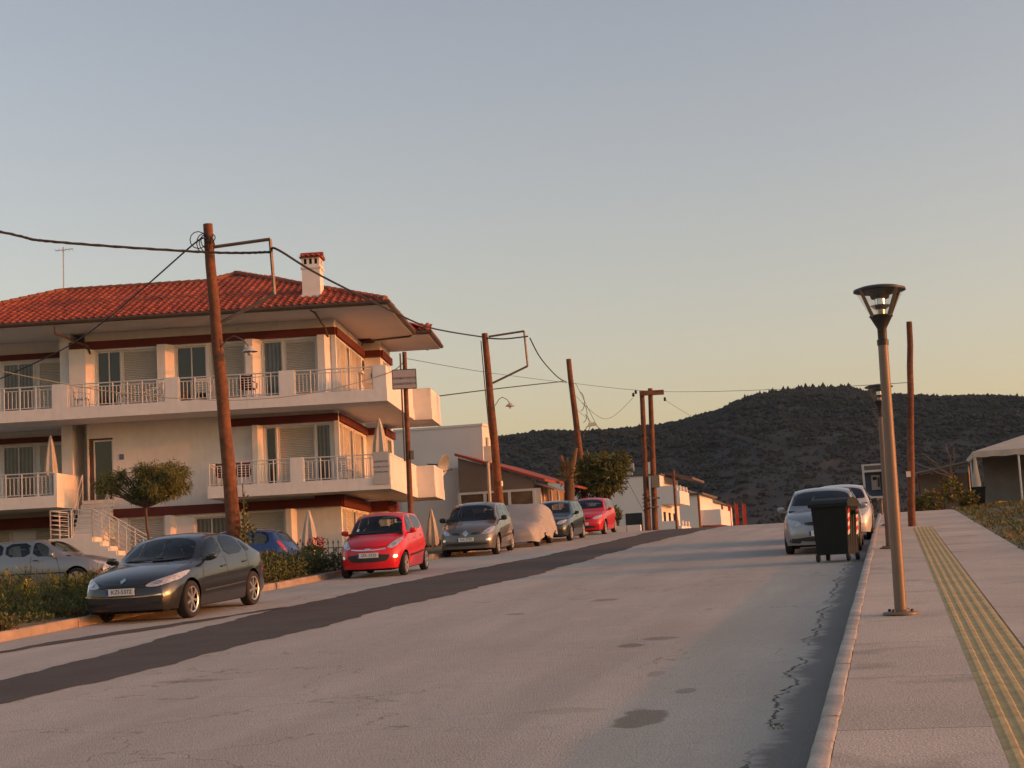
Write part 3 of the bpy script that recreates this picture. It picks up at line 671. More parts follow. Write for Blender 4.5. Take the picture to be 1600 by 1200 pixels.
m_hub = mat('hubcap_silver', (.45,.44,.43), .4, .6, var=.1)
m_cglass = glazing('windscreen_glass', (.62,.70,.70))
m_trim = mat('cabin_trim', (.035,.034,.033), .9, var=.2); m_seat = mat('seat_cloth', (.05,.048,.046), .95, var=.25, vs=12)
m_cglass2 = glazing('side_glass', (.52,.60,.60), 1.6)
m_lens = mat('lamp_lens', (.55,.55,.56), .08, .35, var=.35, vs=14, coat=1.)
m_lensin = mat('lamp_chrome', (.75,.75,.75), .12, .9, var=.2, vs=20)
m_black = mat('black_plastic', (.018,.018,.018), .55, var=.2, vs=6)
m_chrome = mat('chrome_trim', (.70,.70,.70), .15, .95, var=.05)
m_plate = mat('plate_white', (.72,.71,.66), .5, var=.05)
m_plateb = mat('plate_blue', (.02,.05,.30), .5)
m_ink = mat('plate_ink', (.02,.02,.02), .6)
m_tail = mat('tail_lamp_red', (.45,.02,.015), .15, coat=1., var=.3, vs=12)
m_amber = mat('amber_lens', (.75,.26,.03), .15, coat=1.)
m_under = mat('underbody_black', (.012,.012,.012), .9)
def text_mesh(txt, size, m, ext=.0015):
    cu = bpy.data.curves.new('text', 'FONT'); cu.body = txt; cu.size = size; cu.align_x = 'CENTER'; cu.align_y = 'CENTER'; cu.extrude = ext; cu.resolution_u = 2
    o = bpy.data.objects.new('text', cu); COL.objects.link(o); dg = bpy.context.evaluated_depsgraph_get()
    me = bpy.data.meshes.new_from_object(o.evaluated_get(dg)); bpy.data.objects.remove(o); bpy.data.curves.remove(cu)
    me.materials.clear(); me.materials.append(m); return me
def dens(poly, st):
    out = []
    for i in range(len(poly)):
        a, b = Vector(poly[i]), Vector(poly[(i+1) % len(poly)]); k = max(1, int((b-a).length/st+.5))
        out += [a.lerp(b, j/k) for j in range(k)]
    return out
def chaikin(poly, n=2, q=.22):
    P = [Vector(p) for p in poly]
    for _ in range(n):
        Q = []
        for i in range(len(P)):
            a, b = P[i], P[(i+1) % len(P)]; Q += [a.lerp(b, q), a.lerp(b, 1-q)]
        P = Q
    return P
def fill(poly, st):
    P = dens(poly, st); n = len(P); xs = [p.x for p in P]; ys = [p.y for p in P]; pts = list(P)
    def ins(x, y):
        c_ = False
        for i in range(n):
            a, b = P[i], P[(i+1) % n]
            if (a.y > y) != (b.y > y) and x < (b.x-a.x)*(y-a.y)/(b.y-a.y)+a.x: c_ = not c_
        return c_
    y = min(ys)+st*.5
    while y < max(ys):
        x = min(xs)+st*.5
        while x < max(xs):
            if ins(x, y) and min((Vector((x, y))-p).length for p in P) > st*.45: pts.append(Vector((x, y)))
            x += st
        y += st
    V, E, F, *_ = delaunay_2d_cdt(pts, [(i, (i+1) % n) for i in range(n)], [list(range(n))], 1, 1e-5)
    return V, F
class Car:
    """body lofted from station curves; glass, lamps and trim are shaped patches laid on that body"""
    def __init__(s, name, label, sp, m_body, pos, az, group=None):
        s.sp = sp; L = s.L = sp['L']; s.root = empty(name, pos, math.pi/2-az if False else 0)
        s.root.rotation_euler = (0, 0, math.pi/2-az+math.pi)   # local +x = forward, pointing against az
        tag(s.root, label, sp.get('cat', 'car'), group)
        s.m = m_body; s.wins = []; s.body_build()
    def body_build(s):
        sp = s.sp; L = s.L; top = pchip(sp['top']); sho = pchip(sp['sho']); hw = pchip(sp['hw']); bot = pchip(sp['bot'])
        bow = pchip(sp.get('bow', [(0,.24),(.12,.20),(.3,.12),(.55,0),(.85,-.05),(1,-.14)])); R_ = sp['wr']+.055; zc = sp['wr']
        ax = [sp['fa'], sp['fa']+sp['wb']]; tum = sp.get('tum', .32); fl = sp.get('fl', .16); rl = sp.get('rl', .10)
        st = set()
        for i in range(41): st.add(round(L*i/40, 4))
        for a in (0,.02,.05,.09,.14,.2,.28): st.add(a); st.add(round(L-a, 4))
        for a in ax:
            for k in range(-14, 15):
                q = a+R_*math.sin(k/14*math.pi/2)*1.0; b_ = bow(q/L); st.add(round(q-b_, 4))
            for e in (-.004,.004):
                st.add(round(a-R_-bow((a-R_)/L)+(-.006), 4)); st.add(round(a+R_-bow((a+R_)/L)+.006, 4))
        st = sorted(x for x in st if 0 <= x <= L); rows = []
        nose = lambda x, z: (fl*max(0, z-.48)**1.25*1.5+ .35*max(0, .34-z)**1.3)*math.exp(-x/.35)
        tail = lambda x, z: -(rl*abs(max(0, z-.62))**1.2*1.2+.3*max(0, .38-z)**1.3)*math.exp(-(L-x)/.35)
        for x in st:
            b = bot(x); w_ = hw(x); sh = sho(x); t = max(top(x), sh+.012); xa = x+bow(x/L)
            for a in ax:
                if abs(xa-a) < R_: b = max(b, zc+math.sqrt(max(0, R_*R_-(xa-a)**2)))
            zw = .56*sh+.08; pts = []
            def wz(z):
                lo = max(0, (zw-z)/zw); hi = max(0, (z-zw)/max(.01, sh-zw)); return w_-.075*lo**2-sp.get('shin', .055)*hi**2
            for i in range(9):
                z = b+(sh-b)*i/8; pts.append((wz(z), z))
            ws = wz(sh); h = t-sh; crown = min(.055+.02*h, h*.55); zr = t-crown; wr_ = ws-.012-tum*(zr-sh)-min(.05, h*.5)
            for i in range(1, 6):
                k = i/5; z = sh+(zr-sh)*k; pts.append((lerp(ws, wr_, k)+.022*math.sin(math.pi*k)*min(1, h/.3), z))
            for i in range(1, 9):
                k = i/8; y = wr_*(1-k); pts.append((y, zr+crown*(1-(y/wr_)**2.4)))
            row = []
            for (y, z) in pts:
                xx = x+bow(x/L)*min(1.1, (y/max(hw(L*.5), .1)))**2+nose(x, z)+tail(x, z); row.append((L/2-xx, y, z))
            rows.append(row)
        n = len(rows[0]); mb = MB(); V = []
        full = []
        for row in rows: full.append(row+[(x, -y, z) for (x, y, z) in row[-2::-1]])
        k = 2*n-1; V = [p for r in full for p in r]
        F = [(i*k+j, i*k+j+1, (i+1)*k+j+1, (i+1)*k+j) for i in range(len(rows)-1) for j in range(k-1)]
        mb.add(V, F)
        # nose and tail caps with plan curvature
        for e in (0, len(rows)-1):
            row = rows[e]; m_ = 10; cap = []; sgn = 1 if e == 0 else -1; bwv = bow(0 if e == 0 else 1); W0 = max(hw(L*.5), .1)
            for (x, y, z) in row[:n]:
                base = x+bwv*min(1.1, y/W0)**2
                for j in range(m_+1):
                    yy = lerp(-y, y, j/m_); cap.append((base-bwv*(abs(yy)/W0)**2+sgn*.0, yy, z))
            mb.add(cap, [(i*(m_+1)+j, i*(m_+1)+j+1, (i+1)*(m_+1)+j+1, (i+1)*(m_+1)+j) for i in range(n-1) for j in range(m_)])
        me = mb.mesh('body', s.m)
        bm = bmesh.new(); bm.from_mesh(me); bmesh.ops.remove_doubles(bm, verts=bm.verts, dist=.0008); bmesh.ops.recalc_face_normals(bm, faces=bm.faces)
        bm.to_mesh(me); s.bvh = BVHTree.FromBMesh(bm); bm.free()
        me.polygons.foreach_set('use_smooth', [True]*len(me.polygons)); me.set_sharp_from_angle(angle=R(38)); s.body = link('body', me, s.root)
        u_ = MB(); w_ = hw(L*.5)-.30; a = ax
        u_.box(-L/2+.35, L/2-.35, -w_, w_, .16, .62)
        u_.box(L/2-ax[1]+R_+.02, L/2-ax[0]-R_-.02, -w_-.24, w_+.24, .17, .3); u_.box(L/2-ax[0]+R_+.03, L/2-.30, -w_+.0, w_-.0, .20, .5); u_.build('underbody', m_under, s.root)
    def wheels(s, style='alloy', mm=None, spokes=7):
        sp = s.sp; r = sp['wr']; tw = sp.get('tw', .2); mm = mm or m_alloy; rr = r*.70
        t = MB(); prof = [(rr,-tw*.42),(r*.86,-tw*.5),(r*.965,-tw*.44),(r,-tw*.30),(r,tw*.30),(r*.965,tw*.44),(r*.86,tw*.5),(rr,tw*.42)]
        t.lathe(prof, 30, (0,0,0), 'y'); tme_ = t.mesh('wheel', m_rub, 50)
        d = MB(); d.lathe([(0,tw*.18),(rr*.9,tw*.18),(rr,tw*.10),(rr,-tw*.3)], 24, (0,0,0), 'y', 1); d.lathe([(rr*.90,tw*.40),(rr*1.01,tw*.46),(rr*1.02,tw*.36)], 28, (0,0,0), 'y', 0)
        d.lathe([(0,tw*.42),(rr*.2,tw*.40),(rr*.22,tw*.2)], 14, (0,0,0), 'y', 0)
        for i in range(spokes):
            a = 2*math.pi*i/spokes; ca, sa = math.cos(a), math.sin(a); w0, w1 = rr*.11, rr*(.14 if style == 'alloy' else .30)
            def P(rad, off, y): return (ca*rad-sa*off, y, sa*rad+ca*off)
            d.hexa([P(rr*.15,-w0,tw*.2),P(rr*.95,-w1,tw*.2),P(rr*.95,w1,tw*.2),P(rr*.15,w0,tw*.2)], [P(rr*.15,-w0*.8,tw*.41),P(rr*.95,-w1*.8,tw*.43),P(rr*.95,w1*.8,tw*.43),P(rr*.15,w0*.8,tw*.41)], 0)
        dme = d.mesh('rim', [mm, m_black], 40); W_ = sp['track']/2
        for fx in (sp['fa'], sp['fa']+sp['wb']):
            for sg in (1, -1):
                o = link('wheel', tme_, s.root, (s.L/2-fx, sg*W_, r), (0, random.uniform(0, 1), 0 if sg > 0 else math.pi)); link('rim', dme, o)
    def patch(s, name, poly, view, m, off=.006, st=.07, smooth=2, mirror=True, parent=None):
        out = []
        P = chaikin(poly, smooth) if smooth else [Vector(p) for p in poly]
        if name in ('windscreen', 'side_window', 'rear_window'): s.wins.append((view, [p.copy() for p in P]))
        V, F = fill(P, st)
        for sg in ((1, -1) if mirror else (1,)):
            mb = MB(); VV = []; ok = True
            dirs = {'side': Vector((0,-sg,0)), 'front': Vector((-1,0,0)), 'rear': Vector((1,0,0)), 'top': Vector((0,0,-1))}[view]
            for v in V:
                if view == 'side': o_ = Vector((s.L/2-v.x, sg*3, v.y))
                elif view == 'front': o_ = Vector((6, sg*v.x, v.y))
                elif view == 'rear': o_ = Vector((-6, sg*v.x, v.y))
                else: o_ = Vector((s.L/2-v.x, sg*v.y, 4))
                h, nn, i, d = s.bvh.ray_cast(o_, dirs)
                if h is None: h, nn, i, d = s.bvh.find_nearest(o_+dirs*(3 if view == 'side' else 6-s.L/2+.1))
                if nn.dot(dirs) > 0: nn = -nn
                VV.append(h+nn*off)
            mb.add(VV, F); out.append(mb.build(name, m, parent or s.root, 50))
        return out
    def line(s, name, pts, view, m, wd=.012, off=.004, mirror=True, parent=None):
        P = [Vector(p) for p in pts]; poly = []; back = []
        for i in range(len(P)):
            t = (P[min(i+1, len(P)-1)]-P[max(i-1, 0)]).normalized(); nn = Vector((-t.y, t.x))*wd/2; poly.append(P[i]+nn); back.append(P[i]-nn)
        return s.patch(name, poly+back[::-1], view, m, off, .09, 0, mirror, parent)
    def open_cabin(s):
        """cut the glazed openings out of the shell and furnish the cabin"""
        me = s.body.data; bm = bmesh.new(); bm.from_mesh(me); L = s.L; sp = s.sp
        for view, P in s.wins:
            c0 = sum((p for p in P), Vector((0, 0)))/len(P); xs = [p.x for p in P]; ys = [p.y for p in P]
            Q = [c0+(p-c0)*.985 for p in P]; n = len(Q)
            for sg in ((1, -1) if view == 'side' else (1,)):
                def proj_(v): return (L/2-v.x, v.z) if view == 'side' else ((v.y, v.z) if view == 'front' else (v.y, v.z))
                def okf(f):
                    c = f.calc_center_median(); nn = f.normal
                    if c.z < min(ys)-.15: return False
                    if view == 'side': return c.y*sg > .2 and abs(nn.y) > .35
                    if view == 'front': return c.x > -L*.12 and c.z > .8 and nn.x*nn.x > .02 and abs(c.y) < 1.2 and abs(nn.y) < .8
                    return c.x < -L*.12 and c.z > .8 and nn.x*nn.x > .02 and abs(nn.y) < .8
                def near_(f):
                    q = [proj_(v.co) for v in f.verts]; return max(a for a, b in q) > min(xs)-.02 and min(a for a, b in q) < max(xs)+.02 and max(b for a, b in q) > min(ys)-.02 and min(b for a, b in q) < max(ys)+.02
                for i in range(n):
                    a, b = Q[i], Q[(i+1) % n]; t = b-a
                    if t.length < 1e-4: continue
                    if view == 'side': co = Vector((L/2-a.x, 0, a.y)); no = Vector((t.y, 0, t.x))
                    else: co = Vector((0, a.x, a.y)); no = Vector((0, -t.y, t.x))
                    fs = [f for f in bm.faces if okf(f) and near_(f)]; g = set(fs)
                    for f in fs: g.update(f.edges); g.update(f.verts)
                    bmesh.ops.bisect_plane(bm, geom=list(g), dist=1e-5, plane_co=co, plane_no=no.normalized())
                def ins(x, y):
                    r = False
                    for i in range(n):
                        a, b = Q[i], Q[(i+1) % n]
                        if (a.y > y) != (b.y > y) and x < (b.x-a.x)*(y-a.y)/(b.y-a.y)+a.x: r = not r
                    return r
                kill = [f for f in bm.faces if okf(f) and ins(*proj_(f.calc_center_median()))]
                bmesh.ops.delete(bm, geom=kill, context='FACES')
        bm.to_mesh(me); bm.free(); me.polygons.foreach_set('use_smooth', [True]*len(me.polygons)); me.set_sharp_from_angle(angle=R(38))
        H = max(t[1] for t in sp['top']); w_ = sp['hw'][4][1]; sc = L/4.3; cx = lambda q: L/2-q*sc; hz = H-.50
        b = MB(); b.box(cx(3.7), cx(1.35), -w_+.10, w_-.10, .40, .56); b.build('cabin_floor', m_trim, s.root)
        b = MB(); zc_ = pchip(sp['top'])(1.25*sc)-.07; b.box(cx(1.62), cx(1.12), -w_+.13, w_-.13, .56, zc_-.05); b.tube([(cx(1.55), -w_+.2, zc_-.06), (cx(1.55), w_-.2, zc_-.06)], .055, 8); b.build('dashboard', m_trim, s.root, 40)
        for sg in (1, -1):
            b = MB(); y = sg*.36; b.hexa([(cx(2.52),y-.23,.50),(cx(1.98),y-.23,.50),(cx(1.98),y+.23,.50),(cx(2.52),y+.23,.50)], [(cx(2.50),y-.23,.66),(cx(1.98),y-.23,.70),(cx(1.98),y+.23,.70),(cx(2.50),y+.23,.66)])
            b.hexa([(cx(2.58),y-.22,.64),(cx(2.44),y-.22,.64),(cx(2.44),y+.22,.64),(cx(2.58),y+.22,.64)], [(cx(2.72),y-.17,hz+.22),(cx(2.63),y-.17,hz+.22),(cx(2.63),y+.17,hz+.22),(cx(2.72),y+.17,hz+.22)]); st_ = b.build('seat', m_seat, s.root)
            b = MB(); b.hexa([(cx(2.74),y-.12,hz+.25),(cx(2.65),y-.12,hz+.25),(cx(2.65),y+.12,hz+.25),(cx(2.74),y+.12,hz+.25)], [(cx(2.77),y-.10,hz+.40),(cx(2.69),y-.10,hz+.40),(cx(2.69),y+.10,hz+.40),(cx(2.77),y+.10,hz+.40)]); b.build('headrest', m_seat, st_)
        b = MB(); b.hexa([(cx(3.45),-w_+.2,.5),(cx(2.98),-w_+.2,.5),(cx(2.98),w_-.2,.5),(cx(3.45),w_-.2,.5)], [(cx(3.45),-w_+.2,.68),(cx(2.98),-w_+.2,.70),(cx(2.98),w_-.2,.70),(cx(3.45),w_-.2,.68)])
        b.hexa([(cx(3.50),-w_+.22,.66),(cx(3.36),-w_+.22,.66),(cx(3.36),w_-.22,.66),(cx(3.50),w_-.22,.66)], [(cx(3.64),-w_+.26,hz+.14),(cx(3.55),-w_+.26,hz+.14),(cx(3.55),w_-.26,hz+.14),(cx(3.64),w_-.26,hz+.14)]); b.build('rear_bench', m_seat, s.root)
        b = MB(); zs_ = zc_+.02; b.tube([(cx(1.72)-.10*math.sin(a)*.5, .36+.18*math.cos(a), zs_-.06+.17*math.sin(a)) for a in [i*.5236 for i in range(13)]], .015, 6); b.build('steering_wheel', m_black, s.root)
    def surf(s, origin, d):
        h, nn, i, dd = s.bvh.ray_cast(Vector(origin), Vector(d)); return h
    def plate(s, z, txt, rear=False, wd=.52):
        h = s.surf((6 if not rear else -6, 0, z), (-1 if not rear else 1, 0, 0)); sg = 1 if not rear else -1
        h1 = s.surf((6*sg, wd/2, z), (-sg, 0, 0)); x = h.x+sg*.012
        b = MB(); b.box(x, x+sg*.012, -wd/2, wd/2, z-.058, z+.058); p = b.build('number_plate', m_plate, s.root)
        if txt:
            tm = text_mesh(txt, .098, m_ink); o = link('plate_lettering', tm, p, (x+sg*.0135, .025*sg, z), (math.pi/2, 0, math.pi/2*sg))
            b = MB(); b.box(x+sg*.0125, x+sg*.0132, -wd/2*sg if sg > 0 else wd/2, (-wd/2+.045)*sg, z-.055, z+.055)
            b.build('plate_band', m_plateb, p)
    def mirror(s, sx, z, m, sz=(.10,.20,.13)):
        for sg in (1, -1):
            h = s.surf((s.L/2-sx, sg*3, z), (0, -sg, 0)); y = abs(h.y)
            b = MB(); V = []; n1, n2 = 8, 6; cx, cy, cz = s.L/2-sx+.0, sg*(y+.05+sz[1]/2), z+.055
            for i in range(n2+1):
                f = math.pi*i/n2
                for j in range(n1):
                    a = 2*math.pi*j/n1; se = lambda q, p: math.copysign(abs(q)**p, q)
                    V.append((cx+sz[0]/2*1.2*se(math.sin(f), .6)*se(math.cos(a), .7), cy-sg*math.cos(f)*sz[1]/2, cz+sz[2]/2*se(math.sin(f), .6)*se(math.sin(a), .7)))
            b.add(V, [(i*n1+j, i*n1+(j+1) % n1, (i+1)*n1+(j+1) % n1, (i+1)*n1+j) for i in range(n2) for j in range(n1)])
            b.box(cx-.03, cx+.03, min(sg*(y-.04), cy), max(sg*(y-.04), cy), z-.02, z+.02)
            b.build('wing_mirror', m, s.root, 50)
def prof_hatch(L, H, W, hood0, hood1, cowl, roof0, roofz, roof1, tailz, sho0, sho1): pass
# -------- dark graphite liftback saloon in the foreground
def place(u, v, dz=0.): p = W(u, v, zroad(u)+dz); return p
SLOPE = math.atan(SL)
def put(car, slope=SLOPE):   # tilt along its own axis to sit on the sloping road
    e = car.root; rz = e.rotation_euler[2]; e.rotation_euler = (Matrix.Rotation(rz, 4, 'Z') @ Matrix.Rotation(slope, 4, 'Y')).to_euler()
m_graph = paint('graphite_paint', (.022,.024,.027), .35, .28, .9)
A = dict(L=4.69, wr=.322, fa=.93, wb=2.756, track=1.60, tw=.215, fl=.30, rl=.22,
  top=[(0,.66),(.10,.74),(.35,.83),(.75,.915),(1.15,.975),(1.32,1.01),(1.75,1.235),(2.1,1.385),(2.45,1.44),(2.85,1.445),(3.3,1.39),(3.75,1.265),(4.15,1.135),(4.4,1.07),(4.6,1.03),(4.69,.94)],
  sho=[(0,.62),(.2,.72),(.6,.81),(1.2,.90),(1.6,.925),(2.6,.955),(3.6,.985),(4.2,.99),(4.6,.94),(4.69,.86)],
  hw=[(0,.70),(.12,.79),(.35,.865),(.8,.90),(2.3,.905),(3.6,.90),(4.2,.865),(4.5,.81),(4.69,.72)],
  bot=[(0,.22),(.3,.20),(.9,.19),(2.5,.185),(4.2,.22),(4.69,.32)])
car = Car('parked_car', 'dark graphite five door saloon nearest the camera beside the left kerb', A, m_graph, place(27.4,-12.82), RA)
# (u,v) is the middle of the car
put(car); car.wheels('alloy', m_alloy, 7)
car.patch('windscreen', [(-.62,.985),(.62,.985),(.665,1.02),(.52,1.375),(-.52,1.375),(-.665,1.02)], 'front', m_cglass, smooth=2, mirror=False)
car.patch('side_window', [(1.52,.985),(2.42,1.0),(2.46,1.375),(2.15,1.335),(1.85,1.21)], 'side', m_cglass2, smooth=1)
car.patch('side_window', [(2.52,1.0),(3.42,1.03),(3.30,1.30),(3.05,1.355),(2.56,1.38)], 'side', m_cglass2, smooth=1)
car.patch('side_window', [(3.49,1.035),(3.74,1.05),(3.60,1.18),(3.38,1.27)], 'side', m_cglass2, smooth=1)
hl = car.patch('headlight', [(.40,.615),(.60,.60),(.78,.66),(.86,.74),(.85,.80),(.70,.755),(.50,.685)], 'front', m_lens, .008, .05)
for o in hl: pass
car.patch('headlight_side', [(.30,.66),(.55,.69),(.92,.80),(.95,.835),(.62,.80),(.32,.74)], 'side', m_lens, .009, .05)
car.patch('headlight_reflector', [(.56,.64),(.66,.645),(.67,.70),(.58,.70)], 'front', m_lensin, .014, .04, 1)
car.patch('bumper_intake', [(-.62,.34),(.62,.34),(.70,.43),(.60,.475),(-.60,.475),(-.70,.43)], 'front', m_black, .008, .08, 1, False)
car.line('chrome_strip', [(-.72,.475),(-.4,.455),(0,.45),(.4,.455),(.72,.475)], 'front', m_chrome, .022, .014, False)
car.patch('upper_grille', [(-.42,.60),(.42,.60),(.40,.635),(-.40,.635)], 'front', m_black, .006, .08, 0, False)
car.patch('lower_lip', [(-.68,.25),(.68,.25),(.70,.30),(-.70,.30)], 'front', m_black, .006, .1, 0, False)
car.patch('side_indicator', [(.73,.47),(.77,.47),(.77,.50),(.73,.50)], 'front', m_amber, .008, .04, 1)
car.patch('emblem', [(0,.665),(.05,.715),(0,.765),(-.05,.715)], 'front', m_chrome, .012, .05, 0, False)
car.plate(.545, 'KZI-5372'); car.line('wiper', [(-.55,1.0),(-.2,1.005),(.15,1.04)], 'front', m_black, .022, .02, False); car.line('wiper', [(.0,1.0),(.3,1.0),(.58,1.03)], 'front', m_black, .022, .02, False); car.patch('mirror_mount', [(-.07,1.29),(.07,1.29),(.06,1.345),(-.06,1.345)], 'front', m_black, .008, .05, 1, False)
car.line('door_seam', [(1.42,.32),(1.40,.6),(1.50,.95)], 'side', m_black, .012, .003); car.line('door_seam', [(2.47,.27),(2.50,.6),(2.47,1.0)], 'side', m_black, .012, .003)
car.line('door_seam', [(3.36,.66),(3.50,.8),(3.50,1.02)], 'side', m_black, .012, .003); car.line('rub_strip', [(1.45,.44),(2.3,.455),(3.25,.48)], 'side', m_chrome, .022, .010)
car.patch('door_handle', [(2.22,.80),(2.42,.81),(2.42,.84),(2.22,.83)], 'side', m_black, .02, .06, 1); car.patch('door_handle', [(3.22,.83),(3.42,.84),(3.42,.87),(3.22,.86)], 'side', m_black, .02, .06, 1)
car.line('bonnet_seam', [(-.60,.79),(-.56,.70),(-.3,.645),(.3,.645),(.56,.70),(.60,.79)], 'front', m_black, .012, .004, False)
car.mirror(1.62,.97, m_graph); car.patch('rear_window', [(-.5,1.08),(.5,1.08),(.44,1.34),(-.44,1.34)], 'rear', m_cglass, mirror=False)
car.patch('tail_light', [(.5,.80),(.80,.82),(.80,.95),(.55,.93)], 'rear', m_tail, .008, .06, 1); car.plate(.72, '', True)
car.open_cabin()
# -------- small bright red five door hatchback
m_redp = paint('bright_red_paint', (.60,.010,.020), .05, .3, .35)
A = dict(L=3.565, wr=.285, fa=.70, wb=2.38, track=1.42, tw=.175, fl=.22, rl=.12, tum=.24,
  top=[(0,.72),(.08,.80),(.3,.90),(.6,.975),(.82,1.03),(1.2,1.31),(1.5,1.485),(1.9,1.54),(2.5,1.535),(3.0,1.49),(3.25,1.40),(3.42,1.15),(3.52,.98),(3.565,.86)],
  sho=[(0,.64),(.2,.78),(.6,.90),(1.2,.955),(2.2,.985),(3.0,1.03),(3.4,1.0),(3.565,.84)],
  hw=[(0,.62),(.12,.71),(.35,.775),(.7,.795),(1.8,.80),(2.9,.79),(3.3,.755),(3.565,.66)],
  bot=[(0,.22),(.3,.20),(.9,.19),(2.5,.19),(3.3,.24),(3.565,.34)])
car = Car('parked_car', 'small bright red five door hatchback facing the camera by the hedge', A, m_redp, place(38.5,-12.45), R(8.5))
put(car); car.wheels('hub', m_hub, 6)
car.patch('windscreen', [(-.60,1.02),(.60,1.02),(.655,1.06),(.545,1.46),(-.545,1.46),(-.655,1.06)], 'front', m_cglass, mirror=False)
car.patch('side_window', [(1.22,1.04),(1.98,1.06),(1.98,1.46),(1.72,1.455),(1.45,1.32)], 'side', m_cglass2, smooth=1)
car.patch('side_window', [(2.06,1.06),(2.75,1.10),(2.95,1.20),(2.82,1.41),(2.06,1.46)], 'side', m_cglass2, smooth=1)
car.patch('headlight', [(.42,.70),(.56,.68),(.68,.76),(.74,.90),(.70,.93),(.58,.86)], 'front', m_lens, .009, .045)
car.patch('headlight_reflector', [(.54,.73),(.62,.74),(.64,.81),(.57,.82)], 'front', m_lensin, .014, .04, 1)
car.patch('grille_mouth', [(-.40,.38),(.40,.38),(.50,.47),(.52,.56),(-.52,.56),(-.50,.47)], 'front', m_black, .008, .08, 1, False)
car.line('chrome_wing', [(-.42,.685),(-.2,.665),(0,.66),(.2,.665),(.42,.685)], 'front', m_chrome, .026, .016, False)
car.patch('emblem', [(-.07,.655),(.07,.655),(.075,.70),(-.075,.70)], 'front', m_chrome, .022, .04, 1, False)
car.patch('fog_light', [(.57,.45),(.68,.47),(.66,.54),(.58,.52)], 'front', m_lensin, .010, .04, 1)
car.plate(.545, 'IZK-3325'); car.line('wiper', [(-.5,1.04),(-.1,1.045),(.2,1.07)], 'front', m_black, .022, .02, False); car.patch('windscreen_sticker', [(-.50,1.10),(-.44,1.10),(-.44,1.16),(-.50,1.16)], 'front', m_plate, .009, .05, 0, False)
car.line('rub_strip', [(1.15,.47),(2.0,.49),(2.75,.53)], 'side', m_black, .045, .012); car.line('door_seam', [(1.08,.34),(1.06,.6),(1.16,1.0)], 'side', m_black, .01, .003); car.line('door_seam', [(2.02,.28),(2.03,.6),(2.02,1.06)], 'side', m_black, .01, .003)
car.patch('door_handle', [(1.76,.86),(1.95,.87),(1.95,.90),(1.76,.89)], 'side', m_redp, .02, .06, 1); car.patch('door_handle', [(2.56,.90),(2.74,.91),(2.74,.94),(2.56,.93)], 'side', m_redp, .02, .06, 1)
car.line('bonnet_seam', [(-.56,.93),(-.52,.80),(-.4,.735),(.4,.735),(.52,.80),(.56,.93)], 'front', m_black, .010, .004, False)
car.mirror(1.26,1.02, m_redp, (.10,.18,.13)); car.patch('rear_window', [(-.5,1.12),(.5,1.12),(.44,1.42),(-.44,1.42)], 'rear', m_cglass, mirror=False)
car.patch('tail_light', [(.55,.82),(.66,.84),(.66,1.12),(.57,1.1)], 'rear', m_tail, .008, .06, 1)
car.line('roof_aerial', [(1.62,.0),(1.66,0)], 'top', m_black, .02, .03, False)
car.open_cabin()
# -------- beige-grey people carrier
m_beige = paint('beige_grey_paint', (.15,.135,.115), .5, .35)
A = dict(L=4.26, wr=.315, fa=.88, wb=2.685, track=1.53, tw=.2, fl=.22, rl=.1, tum=.26,
  top=[(0,.72),(.08,.80),(.3,.90),(.7,1.0),(.95,1.07),(1.35,1.34),(1.75,1.555),(2.2,1.62),(3.2,1.61),(3.75,1.56),(4.0,1.40),(4.15,1.15),(4.23,.95),(4.26,.85)],
  sho=[(0,.66),(.2,.79),(.6,.90),(1.3,.965),(2.6,1.0),(3.7,1.03),(4.1,1.0),(4.26,.83)],
  hw=[(0,.70),(.12,.79),(.35,.865),(.8,.90),(2.2,.905),(3.5,.895),(4.0,.86),(4.26,.76)],
  bot=[(0,.24),(.3,.21),(.9,.20),(3,.20),(4,.25),(4.26,.36)])
car = Car('parked_car', 'beige grey people carrier parked in front of the covered car', A, m_beige, place(49.0,-12.75), R(9.0))
put(car); car.wheels('hub', m_hub, 6)
car.patch('windscreen', [(-.68,1.06),(.68,1.06),(.735,1.10),(.60,1.53),(-.60,1.53),(-.735,1.10)], 'front', m_cglass, mirror=False)
car.patch('side_window', [(1.40,1.05),(2.22,1.07),(2.22,1.52),(1.95,1.51),(1.65,1.36)], 'side', m_cglass2, smooth=1)
car.patch('side_window', [(2.30,1.07),(3.10,1.09),(3.08,1.52),(2.30,1.53)], 'side', m_cglass2, smooth=1); car.patch('side_window', [(3.18,1.09),(3.70,1.12),(3.62,1.46),(3.17,1.51)], 'side', m_cglass2, smooth=1)
car.patch('headlight', [(.46,.66),(.66,.66),(.80,.74),(.83,.86),(.74,.88),(.56,.76)], 'front', m_lens, .009, .05)
car.patch('headlight_reflector', [(.60,.69),(.69,.70),(.72,.78),(.63,.77)], 'front', m_lensin, .014, .04, 1)
car.patch('upper_grille', [(.14,.655),(.42,.665),(.44,.735),(.20,.72)], 'front', m_black, .008, .06, 1)
car.patch('emblem', [(0,.60),(.10,.70),(0,.80),(-.10,.70)], 'front', m_chrome, .014, .05, 0, False)
car.patch('bumper_intake', [(-.62,.33),(.62,.33),(.66,.42),(-.66,.42)], 'front', m_black, .008, .08, 1, False)
car.plate(.52, 'KA-7720'); car.line('door_seam', [(1.30,.34),(1.28,.6),(1.38,1.0)], 'side', m_black, .012, .003); car.line('door_seam', [(2.26,.28),(2.26,1.06)], 'side', m_black, .012, .003)
car.line('rub_strip', [(1.35,.52),(3.1,.56)], 'side', m_black, .05, .012); car.mirror(1.48,1.05, m_black, (.11,.2,.16)); car.patch('rear_window', [(-.55,1.12),(.55,1.12),(.5,1.46),(-.5,1.46)], 'rear', m_cglass, mirror=False)
